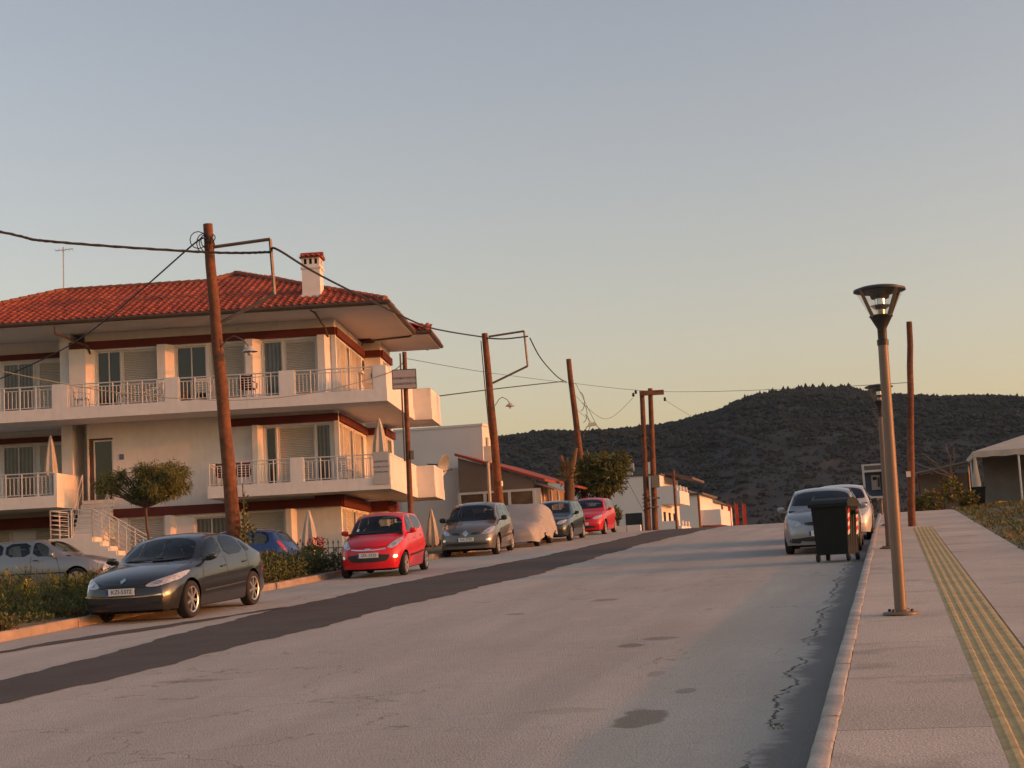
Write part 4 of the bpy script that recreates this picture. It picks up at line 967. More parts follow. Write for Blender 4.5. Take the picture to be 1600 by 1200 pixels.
car.patch('tail_light', [(.62,.9),(.76,.92),(.72,1.3),(.62,1.3)], 'rear', m_tail, .008, .06, 1); car.patch('fog_light', [(.60,.46),(.72,.47),(.71,.53),(.61,.52)], 'front', m_lensin, .010, .04, 1)
car.open_cabin()
# -------- dark blue-green estate
m_dblue = paint('dark_teal_paint', (.022,.034,.042), .45, .3)
EST = dict(L=4.30, wr=.30, fa=.84, wb=2.58, track=1.48, tw=.185, fl=.22, rl=.1, tum=.26,
  top=[(0,.70),(.08,.77),(.3,.84),(.8,.92),(1.15,.99),(1.6,1.26),(1.95,1.42),(2.4,1.465),(3.5,1.455),(3.95,1.40),(4.1,1.15),(4.25,.95),(4.30,.85)],
  sho=[(0,.62),(.2,.74),(.6,.83),(1.3,.90),(2.6,.94),(3.8,.97),(4.15,.93),(4.30,.8)],
  hw=[(0,.66),(.12,.75),(.35,.82),(.8,.85),(2.2,.855),(3.6,.845),(4.1,.80),(4.30,.72)],
  bot=[(0,.22),(.3,.20),(.9,.19),(3,.19),(4,.24),(4.30,.34)])
def simple_car(label, sp, m, pos, az, wheelm, txt, dark_mirror=False):
    c_ = Car('parked_car', label, sp, m, pos, az); put(c_); c_.wheels('hub', wheelm, 6); L = sp['L']; H = max(t[1] for t in sp['top']); w_ = sp['hw'][4][1]; sc = L/4.3
    q = pchip(sp['top']); g = pchip(sp['sho'])
    c_.patch('windscreen', [(-w_*.74,q(1.2*sc)+.015),(w_*.74,q(1.2*sc)+.015),(w_*.80,q(1.25*sc)+.02),(w_*.66,H-.08),(-w_*.66,H-.08),(-w_*.80,q(1.25*sc)+.02)], 'front', m_cglass2, mirror=False)
    zb = g(2.2*sc)+.045
    c_.patch('side_window', [(1.55*sc,zb-.02),(2.22*sc,zb),(2.22*sc,H-.10),(2.02*sc,H-.11),(1.75*sc,H-.25)], 'side', m_cglass2, smooth=1)
    c_.patch('side_window', [(2.30*sc,zb),(3.06*sc,zb+.02),(3.06*sc,H-.10),(2.30*sc,H-.095)], 'side', m_cglass2, smooth=1)
    c_.patch('side_window', [(3.14*sc,zb+.02),(3.75*sc,zb+.04),(3.66*sc,H-.14),(3.14*sc,H-.105)], 'side', m_cglass2, smooth=1)
    z0 = g(.05)-.02
    c_.patch('headlight', [(.40,z0-.0),(.58,z0-.02),(.72,z0+.06),(.76,z0+.15),(.66,z0+.14),(.46,z0+.09)], 'front', m_lens, .009, .05)
    c_.patch('upper_grille', [(-.34,z0+.0),(.34,z0+.0),(.36,z0+.08),(-.36,z0+.08)], 'front', m_black, .008, .06, 1, False)
    c_.patch('bumper_intake', [(-.5,.30),(.5,.30),(.54,.40),(-.54,.40)], 'front', m_black, .008, .08, 1, False)
    c_.plate(.48, txt); c_.line('door_seam', [(1.40*sc,.34),(1.38*sc,.6),(1.5*sc,zb-.04)], 'side', m_black, .012, .003); c_.line('door_seam', [(2.26*sc,.28),(2.26*sc,zb)], 'side', m_black, .012, .003)
    c_.mirror(1.56*sc, zb-.03, m_black if dark_mirror else m, (.10,.18,.12)); c_.patch('rear_window', [(-.5,zb+.08),(.5,zb+.08),(.46,H-.12),(-.46,H-.12)], 'rear', m_cglass, mirror=False)
    c_.patch('tail_light', [(.55,zb-.2),(.70,zb-.18),(.70,zb+.1),(.58,zb+.1)], 'rear', m_tail, .008, .06, 1)
    c_.patch('door_handle', [(2.02*sc,zb-.14),(2.19*sc,zb-.13),(2.19*sc,zb-.10),(2.02*sc,zb-.11)], 'side', m_black, .02, .06, 1)
    c_.open_cabin(); return c_
c_ = simple_car('dark blue estate car parked between the covered car and the far red car', EST, m_dblue, place(58.4,-12.2), R(12.0), m_alloy, '', True)
c_.line('roof_rail', [(2.0,.55),(3.7,.55)], 'top', m_black, .03, .03); c_.line('rub_strip', [(1.4,.48),(3.2,.50)], 'side', m_black, .05, .01)
HAT = dict(L=4.0, wr=.295, fa=.80, wb=2.49, track=1.45, tw=.18, fl=.22, rl=.1, tum=.26,
  top=[(0,.72),(.08,.80),(.3,.88),(.7,.96),(1.05,1.03),(1.45,1.29),(1.8,1.45),(2.2,1.50),(3.1,1.48),(3.55,1.40),(3.8,1.15),(3.95,.95),(4.0,.85)],
  sho=[(0,.64),(.2,.77),(.6,.87),(1.3,.93),(2.6,.97),(3.5,1.0),(3.85,.96),(4.0,.82)],
  hw=[(0,.66),(.12,.74),(.35,.81),(.8,.84),(2.0,.845),(3.3,.835),(3.8,.79),(4.0,.70)],
  bot=[(0,.22),(.3,.20),(.9,.19),(3,.19),(3.7,.24),(4.0,.34)])
m_red2 = paint('crimson_paint', (.50,.010,.026), .05, .3, .35)
simple_car('crimson hatchback, farthest car of the left row beside the round tree', HAT, m_red2, place(65.0,-12.1), R(12.5), m_hub, '')
# -------- silver hatchbacks
m_silv = paint('silver_paint', (.27,.285,.30), .55, .35)
G5 = dict(HAT); G5 = dict(L=4.2, wr=.31, fa=.86, wb=2.578, track=1.53, tw=.195, fl=.20, rl=.1, tum=.27,
  top=[(0,.70),(.08,.78),(.3,.88),(.7,.965),(1.05,1.02),(1.5,1.29),(1.85,1.44),(2.3,1.485),(3.2,1.47),(3.7,1.39),(3.95,1.15),(4.12,.95),(4.2,.85)],
  sho=[(0,.64),(.2,.77),(.6,.87),(1.3,.92),(2.6,.96),(3.6,.99),(4.0,.95),(4.2,.82)],
  hw=[(0,.68),(.12,.77),(.35,.845),(.8,.875),(2.0,.88),(3.4,.87),(3.9,.82),(4.2,.72)],
  bot=[(0,.22),(.3,.20),(.9,.19),(3,.19),(3.8,.24),(4.2,.34)])
c_ = simple_car('silver hatchback facing the camera behind the dark wheeled bin', G5, m_silv, place(39.1,-1.62), RA, m_hub, 'NIE-4481')
c_.patch('bumper_intake', [(.44,.26),(.72,.28),(.70,.38),(.46,.37)], 'front', m_black, .010, .06, 1)
SUV = dict(EST); SUV = dict(L=4.2, wr=.33, fa=.84, wb=2.55, track=1.50, tw=.2, fl=.2, rl=.1, tum=.2,
  top=[(0,.82),(.08,.9),(.3,1.0),(.8,1.07),(1.1,1.12),(1.5,1.42),(1.8,1.60),(2.3,1.66),(3.4,1.65),(3.85,1.58),(4.0,1.3),(4.15,1.05),(4.2,.95)],
  sho=[(0,.74),(.2,.88),(.6,.98),(1.3,1.03),(2.6,1.07),(3.8,1.09),(4.05,1.05),(4.2,.9)],
  hw=[(0,.70),(.12,.79),(.35,.85),(.8,.88),(2.2,.885),(3.6,.875),(4.0,.84),(4.2,.76)],
  bot=[(0,.28),(.3,.26),(.9,.25),(3,.25),(4,.3),(4.2,.4)])
m_pale = paint('pearl_white_paint', (.52,.50,.48), .3, .3)
simple_car('pale pearl car parked right behind the silver hatchback', G5, m_pale, place(45.4,-1.40), RA, m_hub, '', True)
# silver hatchback broadside in the car park, blue hatchback by the leaning pole
def lot(x, y): return Vector((x, y, gz(x, y)))
G4 = dict(G5); G4['L'] = 4.15
m_silg = paint('blue_silver_paint', (.25,.27,.29), .5, .35)
c4 = simple_car('blue silver hatchback seen broadside below the white staircase', G5, m_silg, Vector((-13.55,46.0,1.72)), R(-82), m_hub, '')
c4.root.rotation_euler = (0, 0, R(-8)); c4.line('rub_strip', [(1.2,.50),(3.4,.52)], 'side', m_black, .035, .01)
m_bluep = paint('royal_blue_paint', (.022,.06,.21), .3, .35)
c5 = simple_car('royal blue hatchback showing its tail behind the leaning wooden pole', HAT, m_bluep, Vector((-8.35,46.3,1.70)), R(-82), m_hub, '')
c5.root.rotation_euler = (0, 0, R(180-12))
# -------- car under a cloth cover
m_cover = mat('silver_cloth', (.33,.315,.30), .55, var=.12, vs=2)
cv = empty('covered_car', place(54.3,-12.5), 0); tag(cv, 'small car hidden under a crumpled silver cloth cover', 'car')
cv.rotation_euler = (Matrix.Rotation(math.pi/2-R(11)+math.pi, 4, 'Z') @ Matrix.Rotation(SLOPE, 4, 'Y')).to_euler()
mb = MB(); L = 3.75; tp = pchip([(0,.62),(.25,.80),(.8,.90),(1.1,1.02),(1.6,1.34),(1.95,1.44),(2.6,1.42),(3.2,1.28),(3.55,1.0),(3.75,.72)]); hwf = pchip([(0,.60),(.3,.80),(1,.86),(2.8,.86),(3.4,.82),(3.75,.62)])
bt = pchip([(0,.20),(.6,.26),(1.0,.42),(1.6,.26),(2.4,.22),(2.9,.40),(3.3,.34),(3.75,.25)]); nst, nr = 70, 46; V = []
for i in range(nst+1):
    x = L*i/nst; t = tp(x); w_ = hwf(x); b_ = bt(x)
    for j in range(nr+1):
        a = math.pi*j/nr; ca, sa = math.cos(a), math.sin(a); y = w_*math.copysign(abs(ca)**.42, ca); z = b_+(t-b_)*(sa**.50 if sa > 0 else 0)
        side = 1-sa**.7 if sa > 0 else 1
        fold = .075*abs(math.sin(x*4.5+2.2*a+1.5*math.sin(x*3)))*side-.04+.05*abs(math.sin(x*8-4*a))*side+.025*math.sin(x*21+a*7)
        y += math.copysign(fold, ca); z += .012*math.sin(x*5+y*4); y += math.copysign(.03*abs(math.sin(x*11+2*math.sin(x*4)))*max(0, side-.25), ca)
        if j in (0, nr): z -= .05*math.sin(x*6+j)
        V.append((L/2-x, y, z))
mb.add(V, [(i*(nr+1)+j, i*(nr+1)+j+1, (i+1)*(nr+1)+j+1, (i+1)*(nr+1)+j) for i in range(nst) for j in range(nr)]+[tuple(range(nr+1)), tuple(range((nst+1)*(nr+1)-1, nst*(nr+1)-1, -1))])
mb.build('cloth_cover', m_cover, cv, 60)
t = MB(); r = .29; t.lathe([(0,-.08),(r*.7,-.08),(r*.95,-.09),(r,-.05),(r,.05),(r*.95,.09),(r*.7,.08),(0,.05)], 24, (0,0,0), 'y'); wm = t.mesh('wheel', m_rub, 50)
for x in (1.15,-1.2):
    for sg in (1,-1): link('wheel', wm, cv, (x, sg*.68, r))
# ================================================================ STREET FURNITURE
m_pole = mat('creosote_pole', (.19,.072,.032), .85, var=.45, vs=2, bump=.4, bs=25, vs2=9, var2=.3)
m_steel = mat('weathered_steel', (.20,.165,.13), .6, .5, var=.3, vs=5)
m_cable = mat('black_cable', (.018,.018,.02), .7)
m_ins = mat('porcelain', (.55,.52,.48), .3)
m_lampp = mat('bronze_lamp_paint', (.20,.14,.10), .5, .15, var=.15, vs=3)
m_lampd = mat('dark_lamp_metal', (.05,.045,.04), .5, .5, var=.2)
m_clear = bpy.data.materials.new('lantern_glass'); m_clear.use_nodes = True
_n = m_clear.node_tree.nodes; _l = m_clear.node_tree.links; _n.clear(); _o = _n.new('ShaderNodeOutputMaterial'); _m = _n.new('ShaderNodeMixShader'); _t = _n.new('ShaderNodeBsdfTransparent'); _g = _n.new('ShaderNodeBsdfGlossy'); _g.inputs['Roughness'].default_value = .05; _t.inputs[0].default_value = (.93,.93,.92,1); _m.inputs[0].default_value = .10
_l.new(_t.outputs[0], _m.inputs[1]); _l.new(_g.outputs[0], _m.inputs[2]); _l.new(_m.outputs[0], _o.inputs[0])
m_shade = mat('enamel_shade', (.55,.52,.46), .4, var=.2)
def cpole(name, label, top, base, r0_, r1_, group='wooden utility poles'):
    e = empty(name, base); tag(e, label, 'utility pole', group)
    t = Vector(top)-Vector(base); n = 9; b = MB(); rng_ = random.Random(int(abs(base[0]*100)))
    pts = [t*(i/n)+Vector((rng_.uniform(-.012,.012), rng_.uniform(-.012,.012), 0))-Vector((0,0,.4 if i == 0 else 0)) for i in range(n+1)]
    b.tube(pts, [lerp(r0_, r1_, i/n) for i in range(n+1)], 12); b.build('shaft', m_pole, e, 50); return e, t
def seg(e, name, pts, r, m=None, n=6): b = MB(); o = Vector(e.location); b.tube([Vector(p)-o for p in pts], r, n); return b.build(name, m or m_steel, e, 50)
def street_arm(e, p, q, drop=.0):
    """thin swan neck arm with a small enamel shade and bulb"""
    p, q = Vector(p), Vector(q); m_ = p.lerp(q, .5)+Vector((0,0,.30)); pts = [p, p.lerp(m_, .55)+Vector((0,0,.07)), m_, q.lerp(m_, .4)+Vector((0,0,.07)), q]
    seg(e, 'lamp_arm', pts, .016)
    b = MB(); o = q-Vector(e.location); b.lathe([(.02,.05),(.05,.03),(.17,-.07),(.19,-.10),(.17,-.09)], 16, tuple(o)); s_ = b.build('lamp_shade', m_shade, e, 40)
    b = MB(); b.lathe([(0,-.20),(.045,-.18),(.06,-.13),(.035,-.07)], 12, tuple(o)); b.build('bulb', m_ins, s_, 60)
# pole 1: leaning, in front of the building, steel loop bracket
e, t = cpole('utility_pole', 'tall leaning wooden pole with steel loop bracket between dark saloon and blue car', (-7.17,38,10.33), (-6.68,38,1.45), .185, .115)
for a, c in (((-7.02,38,9.76),(-5.66,38,9.88)),((-5.66,38,9.88),(-5.60,38,8.52)),((-5.60,38,8.52),(-6.92,38,7.90))): seg(e, 'bracket', [a, c], .042, n=4)
street_arm(e, (-6.95,37.9,7.25), (-6.2,37.75,7.22))
for z in (9.95,10.05): seg(e, 'insulator_band', [(-7.18,37.85,z),(-7.16,38.15,z)], .05, m_lampd)
rng_ = random.Random(2)
for k in range(5):
    pts = []; c0 = Vector((-7.3+rng_.uniform(-.1,.25), 37.85, 9.85+rng_.uniform(-.1,.1))); rr_ = rng_.uniform(.12,.26)
    for i in range(13):
        a = i/12*2*math.pi; pts.append(c0+Vector((rr_*math.cos(a)*.8, .12*math.sin(a+k), rr_*math.sin(a))))
    seg(e, 'cable_loop', pts, .013, m_cable, 5)
# pole 2
e, t = cpole('utility_pole', 'wooden pole with steel loop bracket in front of the glazed pavilion', (-1.0,64,11.21), (-.68,64,2.55), .20, .12)
for a, c in (((-.85,64,11.07),(.60,64,11.22)),((.60,64,11.22),(.67,64,9.79)),((.67,64,9.79),(-.78,64,9.17))): seg(e, 'bracket', [a, c], .042, n=4)
street_arm(e, (-.72,63.9,8.25), (-.12,63.8,8.28)); seg(e, 'riser_cable', [(-1.16,63.9,10.9),(-1.1,63.9,9.2),(-1.02,63.85,7.5),(-.98,63.8,6.9)], .022, m_cable)
seg(e, 'metal_tag', [(-.62,63.78,5.0),(-.62,63.78,5.2)], .05, m_ins, 4)
# pole 3
e, t = cpole('utility_pole', 'leaning wooden pole rising behind the round green tree', (3.01,83,12.48), (3.63,83,2.9), .21, .13)
seg(e, 'lamp_arm', [(3.55,82.9,8.4),(3.75,82.8,8.85),(3.95,82.7,8.98)], .02)
b = MB(); b.hexa([(.15,-.42,5.95),(.62,-.42,6.0),(.62,-.2,6.0),(.15,-.2,5.95)], [(.22,-.40,6.13),(.58,-.40,6.17),(.58,-.22,6.17),(.22,-.22,6.13)]); b.build('lamp_head', m_shade, e)
for k in range(3):
    c0 = Vector((3.35+.1*k,82.85,10.2-.6*k)); seg(e, 'cable_loop', [c0+Vector((.22*math.sin(a)+.15, 0, .5*math.cos(a))) for a in [i*.52 for i in range(7)]], .016, m_cable, 5)
# twin pole with cross beam and transformer boxes
e = empty('twin_utility_pole', (7.5,92,2.9)); tag(e, 'pair of reddish wooden poles joined by a short cross beam', 'utility pole')
seg(e, 'shaft', [(7.33,92,2.6),(7.40,92,7),(7.48,92,11.54)], [.19,.165,.14], m_pole, 10); seg(e, 'shaft', [(7.75,92,2.6),(7.85,92,7),(7.97,92,11.7)], [.19,.165,.14], m_pole, 10)
b = MB(); b.box(-.18,1.22,-.26,-.14,8.38,8.66); b.build('cross_beam', m_pole, e)
for x, z in ((7.1,11.5),(6.95,11.35),(8.75,11.0),(7.2,8.95),(7.35,9.0),(7.75,9.05)):
    b = MB(); b.lathe([(.0,-.12),(.05,-.1),(.09,-.04),(.05,0),(.08,.05),(.03,.12),(0,.12)], 10, (x-7.5,-.3,z-2.9)); b.build('insulator', m_lampd, e, 50)
b = MB(); b.box(.18,.62,-.5,-.2,3.05,3.75); b.build('junction_box', mat('grey_box', (.16,.15,.12), .6), e); b = MB(); b.box(.1,.6,-.4,-.18,2.4,2.5); b.box(.05,.5,-.4,-.18,1.9,1.98); b.build('bracket', m_steel, e)
for k in range(12): seg(e, 'barbed_wrap', [(7.35+.22*math.cos(a), 92+.22*math.sin(a), 4.6+k*.22+.03*a) for a in [i*.8 for i in range(9)]], .018, m_cable, 4) if k < 5 else None
# slim pole with the hanging sign at the corner of the building
e = empty('sign_pole', (-3.37,50,1.9)); tag(e, 'slim wooden pole carrying a small framed sign at the building corner', 'pole')
seg(e, 'shaft', [(-3.37,50,1.5),(-3.36,50,5),(-3.34,50,8.65)], [.10,.085,.07], m_pole, 10); seg(e, 'conduit', [(-3.47,49.92,8.6),(-3.47,49.9,5.2)], .028, m_lampd)
m_sign = mat('sign_board', (.42,.36,.33), .6, var=.12); m_navy = mat('sign_ink', (.04,.05,.16), .6); m_bluei = mat('sign_ink_grey', (.10,.11,.16), .6)
b = MB(); b.box(-.36,.36,-.15,-.12,5.58,6.16); sg_ = b.build('sign_board', m_sign, e)
b = MB()
for q in (((-.37,-.37),(5.57,6.17)),((.37,.37),(5.57,6.17))): b.tube([(q[0][0],-.135,q[1][0]),(q[0][1],-.135,q[1][1])], .018, 6)
for z in (5.57,6.17): b.tube([(-.37,-.135,z),(.37,-.135,z)], .018, 6)
b.build('sign_frame', m_lampd, sg_)
for txt, z in (('ΕΝΟΙΚΙΑΖΟΝΤΑΙ',5.90),('ΔΙΑΜΕΡΙΣΜΑΤΑ',5.72)): link('sign_lettering', text_mesh(txt, .095, m_navy), sg_, (0,-.152,z), (math.pi/2,0,0))
b = MB(); b.box(.08,.19,-.1,.06,3.35,3.62); b.build('meter_box', m_steel, e)
# right-hand bare pole
e, t = cpole('bare_pole', 'bare dark wooden pole standing on the yellow paving strip', (11.62,46,8.2), (11.2,46,2.2), .115, .085, None)
b = MB(); b.box(-.07,.05,-.20,-.16,1.5,1.66); b.build('notice', m_ins, e)
# conduit post in front of the white block
e = empty('meter_post', (-1.13,62.9,2.8)); tag(e, 'thin pale metal post with a small box beside the leaning pole', 'post')
seg(e, 'tube', [(-1.1,62.9,2.5),(-1.1,62.9,6.9)], .07, mat('pale_post', (.45,.40,.33), .6)); b = MB(); b.box(-.12,.17,-.12,.05,3.15,3.75); b.build('box', m_shade, e)
for i, (x, y, zt) in enumerate(((9.59,98,7.2),(12.59,112,6.2),(17.11,135,6.2))):
    e = empty('slim_post', (x, y, 2.2)); tag(e, ('slim dark post in front of the far white house', 'slim dark post before the second far house', 'short dark post before the long low far building')[i], 'post'); seg(e, 'shaft', [(x, y, 1.5),(x, y, zt)], .09, m_pole)
    b = MB(); b.lathe([(.05,0),(.10,.03),(.09,.1),(0,.12)], 8, (0,0,zt-2.2)); b.build('cap', m_lampd, e)
# --- lanterns on the pavement
def lantern(u, v, h, label):
    e = empty('street_lamp', W(u, v, zroad(u)+.165)); tag(e, label, 'street lamp', 'lanterns along the right pavement'); e.rotation_euler = (0, R(.7), 0)
    b = MB(); b.lathe([(0,.0),(.20,.0),(.20,.022),(.19,.03),(.09,.035),(.09,.06),(0,.06)], 20); bp = b.build('base_plate', m_lampp, e, 40)
    for k in range(4):
        b = MB(); b.lathe([(0,.065),(.018,.06),(.02,.03)], 8, (.145*math.cos(k*1.57+.78), .145*math.sin(k*1.57+.78), 0)); b.build('bolt', m_lampd, bp)
    b = MB(); b.tube([(0,0,.03),(0,0,h*.5),(0,0,h-.62)], [.068,.062,.056], 18); b.build('pole', m_lampp, e, 50)
    b = MB(); b.lathe([(.0,h-.66),(.064,h-.66),(.066,h-.60),(.052,h-.59),(.052,h-.47),(.125,h-.335),(.135,h-.33),(.13,h-.315),(0,h-.315)], 20); hd = b.build('collar', m_lampd, e, 40)
    for k in range(4):
        a = k*math.pi/2+.5; b = MB(); p = Vector((.128*math.cos(a), .128*math.sin(a), h-.33)); q = Vector((.285*math.cos(a), .285*math.sin(a), h-.03)); b.tube([p, q], .026, 4); b.build('rib', m_lampp, hd)
    b = MB(); b.lathe([(.12,h-.315),(.265,h-.045)], 24); b.build('glass', m_clear, hd, 60)
    b = MB(); b.lathe([(0,h+.035),(.12,h+.03),(.22,h+.012),(.292,h-.012),(.295,h-.035),(.26,h-.045),(.15,h-.05),(.11,h-.085),(.10,h-.12),(0,h-.12)], 28); b.build('cap', m_lampd, hd, 40)
    b = MB(); b.lathe([(.045,h-.31),(.05,h-.25),(.075,h-.235),(.115,h-.20),(.06,h-.20),(.06,h-.12)], 16); b.build('reflector', m_chrome, hd, 40)
for i, (u, v, h) in enumerate(((18.57,0.0,3.70),(34.47,-.13,3.42),(49.2,-.18,3.5),(64.4,-.2,3.5),(79.6,-.2,3.5))):
    lantern(u, v, h, ('nearest bronze street lamp with conical glass lantern on the right pavement', 'second bronze street lamp, standing close behind the nearest one', 'third street lamp, its head just left of the second lamp pole', 'fourth street lamp, mostly hidden behind the second lamp pole', 'farthest street lamp, tiny head behind the second lamp pole')[i])
# --- wheeled bin
m_bin = mat('dark_green_plastic', (.007,.010,.009), .6, spec=.3, var=.25, vs=4)
u = 33.6; e = empty('wheeled_bin', W(u, -1.16, zroad(u)), UVROT-R(12)); tag(e, 'large dark green wheeled bin at the right kerb', 'bin')
b = MB(); x0, x1, y0, y1 = -.36,.36,-.52,.52
b.hexa([(x0+.04,y0+.08,.14),(x1-.04,y0+.08,.14),(x1-.04,y1-.08,.14),(x0+.04,y1-.08,.14)], [(x0,y0,1.12),(x1,y0,1.12),(x1,y1,1.12),(x0,y1,1.12)]); bo = b.build('body', m_bin, e)
for k in range(5):
    b = MB(); y = -.4+k*.2; b.hexa([(x1-.055,y-.02,.28),(x1-.03,y-.02,.28),(x1-.03,y+.02,.28),(x1-.055,y+.02,.28)], [(x1-.004,y-.02,1.08),(x1+.015,y-.02,1.08),(x1+.015,y+.02,1.08),(x1-.004,y+.02,1.08)]); b.build('rib', m_bin, bo)
b = MB(); b.box(x0-.05,x1+.05,y0-.05,y1+.05,1.10,1.16); b.build('rim', m_bin, e)
b = MB(); n_ = 10; V = []
for i in range(n_+1):
    a = i/n_; y = lerp(y0-.04, y1+.04, a); z = 1.165+.13*math.sin(math.pi*a)**.6
    V += [(x0-.035,y,z),(x1+.035,y,z),(x0-.035,y,1.163),(x1+.035,y,1.163)]
b.add(V, [(i*4, i*4+1, i*4+5, i*4+4) for i in range(n_)]+[(i*4+2, i*4, i*4+4, i*4+6) for i in range(n_)]+[(i*4+1, i*4+3, i*4+7, i*4+5) for i in range(n_)]); b.build('lid', m_bin, e, 50)
m_rw1 = mat('reflective_red', (.50,.03,.02), .4); m_rw2 = mat('reflective_white', (.70,.66,.60), .4)
for f_ in range(2):
    for k in range(6):
        y = -.44+f_*.72; z = .52+k*.085; b = MB(); dx = lambda zz: lerp(x1-.05, x1, (zz-.2)/.92)+.018
        b.add([(dx(z),y,z),(dx(z+.03),y+.16,z+.04),(dx(z+.11),y+.16,z+.04+.085),(dx(z+.085),y,z+.085)], [(0,1,2,3)]); b.build('warning_stripe', m_rw1 if k % 2 else m_rw2, bo)
for sx in (-1, 1):
    b = MB(); b.tube([(sx*.42,-.12,.98),(sx*.42,.12,.98)], .045, 8); b.tube([(sx*.36,0,.98),(sx*.42,0,.98)], .03, 6); b.build('lifting_arm', m_bin, e)
    for sy in (-1, 1):
        b = MB(); b.lathe([(0,-.03),(.075,-.03),(.085,-.015),(.085,.015),(.075,.03),(0,.03)], 16, (sx*.31, sy*.40, .085), 'x'); wl = b.build('caster', m_rub, e, 40)
        b = MB(); b.box(sx*.31-.045, sx*.31+.045, sy*.40-.02, sy*.40+.02, .085,.15); b.build('caster_fork', m_steel, wl)
# --- phone kiosk on a post
u = 62.0; e = empty('phone_kiosk', W(u, -.60, zroad(u)+.165), UVROT); tag(e, 'white open telephone kiosk on a post at the far right kerb', 'phone kiosk')
m_kio = mat('kiosk_grey', (.50,.48,.45), .5, var=.1)
b = MB(); pr = [(-.42,1.92),(.42,1.92),(.42,.62),(-.12,.62),(-.30,.70),(-.40,.90)]; pi_ = [(-.34,1.62),(.34,1.62),(.34,.70),(-.10,.70),(-.24,.77),(-.33,.95)]
n_ = len(pr); V = [(x,-.3,z) for x, z in pr]+[(x,-.3,z) for x, z in pi_]+[(x,.42,z) for x, z in pr]+[(x,.1,z) for x, z in pi_]
F = [(i,(i+1)%n_,n_+(i+1)%n_,n_+i) for i in range(n_)]+[(i,2*n_+i,2*n_+(i+1)%n_,(i+1)%n_) for i in range(n_)]+[(n_+i,n_+(i+1)%n_,3*n_+(i+1)%n_,3*n_+i) for i in range(n_)]+[tuple(2*n_+i for i in range(n_))]
b.add(V, F); b.build('hood', m_kio, e); b = MB(); b.add([(x,.095,z) for x, z in pi_], [tuple(range(n_))]); b.build('back_panel', mat('kiosk_blue', (.06,.10,.17), .5), e)
b = MB(); b.box(-.33,.33,-.312,-.302,1.70,1.86); b.build('header', mat('kiosk_header', (.10,.09,.085), .5), e)
b = MB(); b.box(-.10,.22,-.08,.09,.95,1.5); ph = b.build('telephone', mat('phone_grey', (.30,.26,.22), .5), e); b = MB(); b.box(-.05,.10,-.095,-.081,1.32,1.44); b.build('display', m_dark, ph)
b = MB(); b.tube([(.16,-.14,1.05),(.17,-.15,1.42)], .03, 8); b.build('handset', m_black, ph)
b = MB(); b.tube([(.2,.3,0),(.2,.3,.65)], .04, 10); b.build('post', m_lampp, e)
# --- overhead cables, each its own run between two real supports
def cable(name, label, pts, r, m=None, twist=False):
    P = [Vector(p) for p in pts]; out = []
    for i in range(len(P)-1):
        p0 = P[max(i-1,0)]; p1, p2 = P[i], P[i+1]; p3 = P[min(i+2,len(P)-1)]
        for k in range(10):
            t_ = k/10; out.append(.5*((2*p1)+(p2-p0)*t_+(2*p0-5*p1+4*p2-p3)*t_*t_+(3*p1-p0-3*p2+p3)*t_**3))
    out.append(P[-1]); b = MB()
    if twist:
        for s_ in range(3):
            b.tube([q+Vector((0, math.cos(i*1.7+s_*2.1)*r*.7, math.sin(i*1.7+s_*2.1)*r*.7)) for i, q in enumerate(out)], r*.75, 5)
    else: b.tube(out, r, 5)
    o = b.build(name, m or m_cable, None, 60); tag(o, label, 'cable'); return o
m_lit = mat('sunlit_wire', (.55,.42,.28), .7)  # sunlight on the wire put into its pale warm colour
cable('overhead_cable', 'thick twisted black cable entering from the upper left to the near pole bracket', [(-14.5,29,9.75),(-10.91,34,9.48),(-10.02,35.0,9.42),(-7.08,37.6,9.55),(-5.62,38,9.56)], .026, twist=True)
cable('overhead_cable', 'thick black cable sagging from the near pole bracket to the second pole', [(-5.62,38,9.66),(-5.44,38.3,9.62),(-5.02,42.5,9.80),(-3.92,50,10.11),(-3.03,55.5,10.34),(-2.28,59,10.6),(-1.06,64,11.06)], .03)
cable('overhead_cable', 'short black cable under the second pole bracket', [(-.95,63.9,11.0),(-.2,63.9,10.93),(.75,64,11.0)], .03)
cable('overhead_cable', 'black cable dropping steeply from the second pole bracket to the third pole', [(.82,64,10.92),(1.31,69,10.74),(2.16,76,10.76),(2.84,83,11.27)], .026)
cable('service_cable', 'black service cable from the near pole down to the building at left', [(-7.2,37.9,9.95),(-7.48,38,9.88),(-9.69,42.5,9.78),(-11.85,46.5,9.57),(-14.08,50,9.32),(-17.41,54,9.01)], .022)
cable('service_cable', 'pale sunlit wire sagging across the front of the building', [(-17.2,50,9.0),(-16.11,50,8.71),(-12.5,50,7.85),(-9.07,50,7.42),(-6.3,50,7.50),(-4.01,50,7.97),(-3.4,50,8.3)], .016, m_lit)
cable('service_cable', 'black cable from the corner balcony up to the third pole', [(-3.2,64.9,8.85),(-.61,74,10.09),(2.68,83,11.32)], .024)
cable('thin_wire', 'very thin wire from the sign pole to the third wooden pole', [(-3.34,50,8.45),(-.97,62,9.37),(2.84,83,11.24)], .009)
cable('thin_wire', 'thin wire crossing the sky from the third pole to the bare right pole', [(2.9,83,11.24),(6.25,78,10.09),(8.42,70,9.02),(10.82,55,7.36),(11.42,46,6.43)], .009)
cable('thin_wire', 'upper thin wire from the third pole down to the twin poles', [(3.2,83,10.6),(5,87,9.6),(6.95,92,11.2)], .010)
cable('thin_wire', 'lower thin wire from the third pole to the twin poles', [(3.3,83,9.8),(5,87,8.9),(7.2,92,8.95)], .010)
cable('thin_wire', 'thin wire leaving the twin poles to the right', [(8.75,92,11.0),(12,100,10.2),(17,112,9.8)], .009)
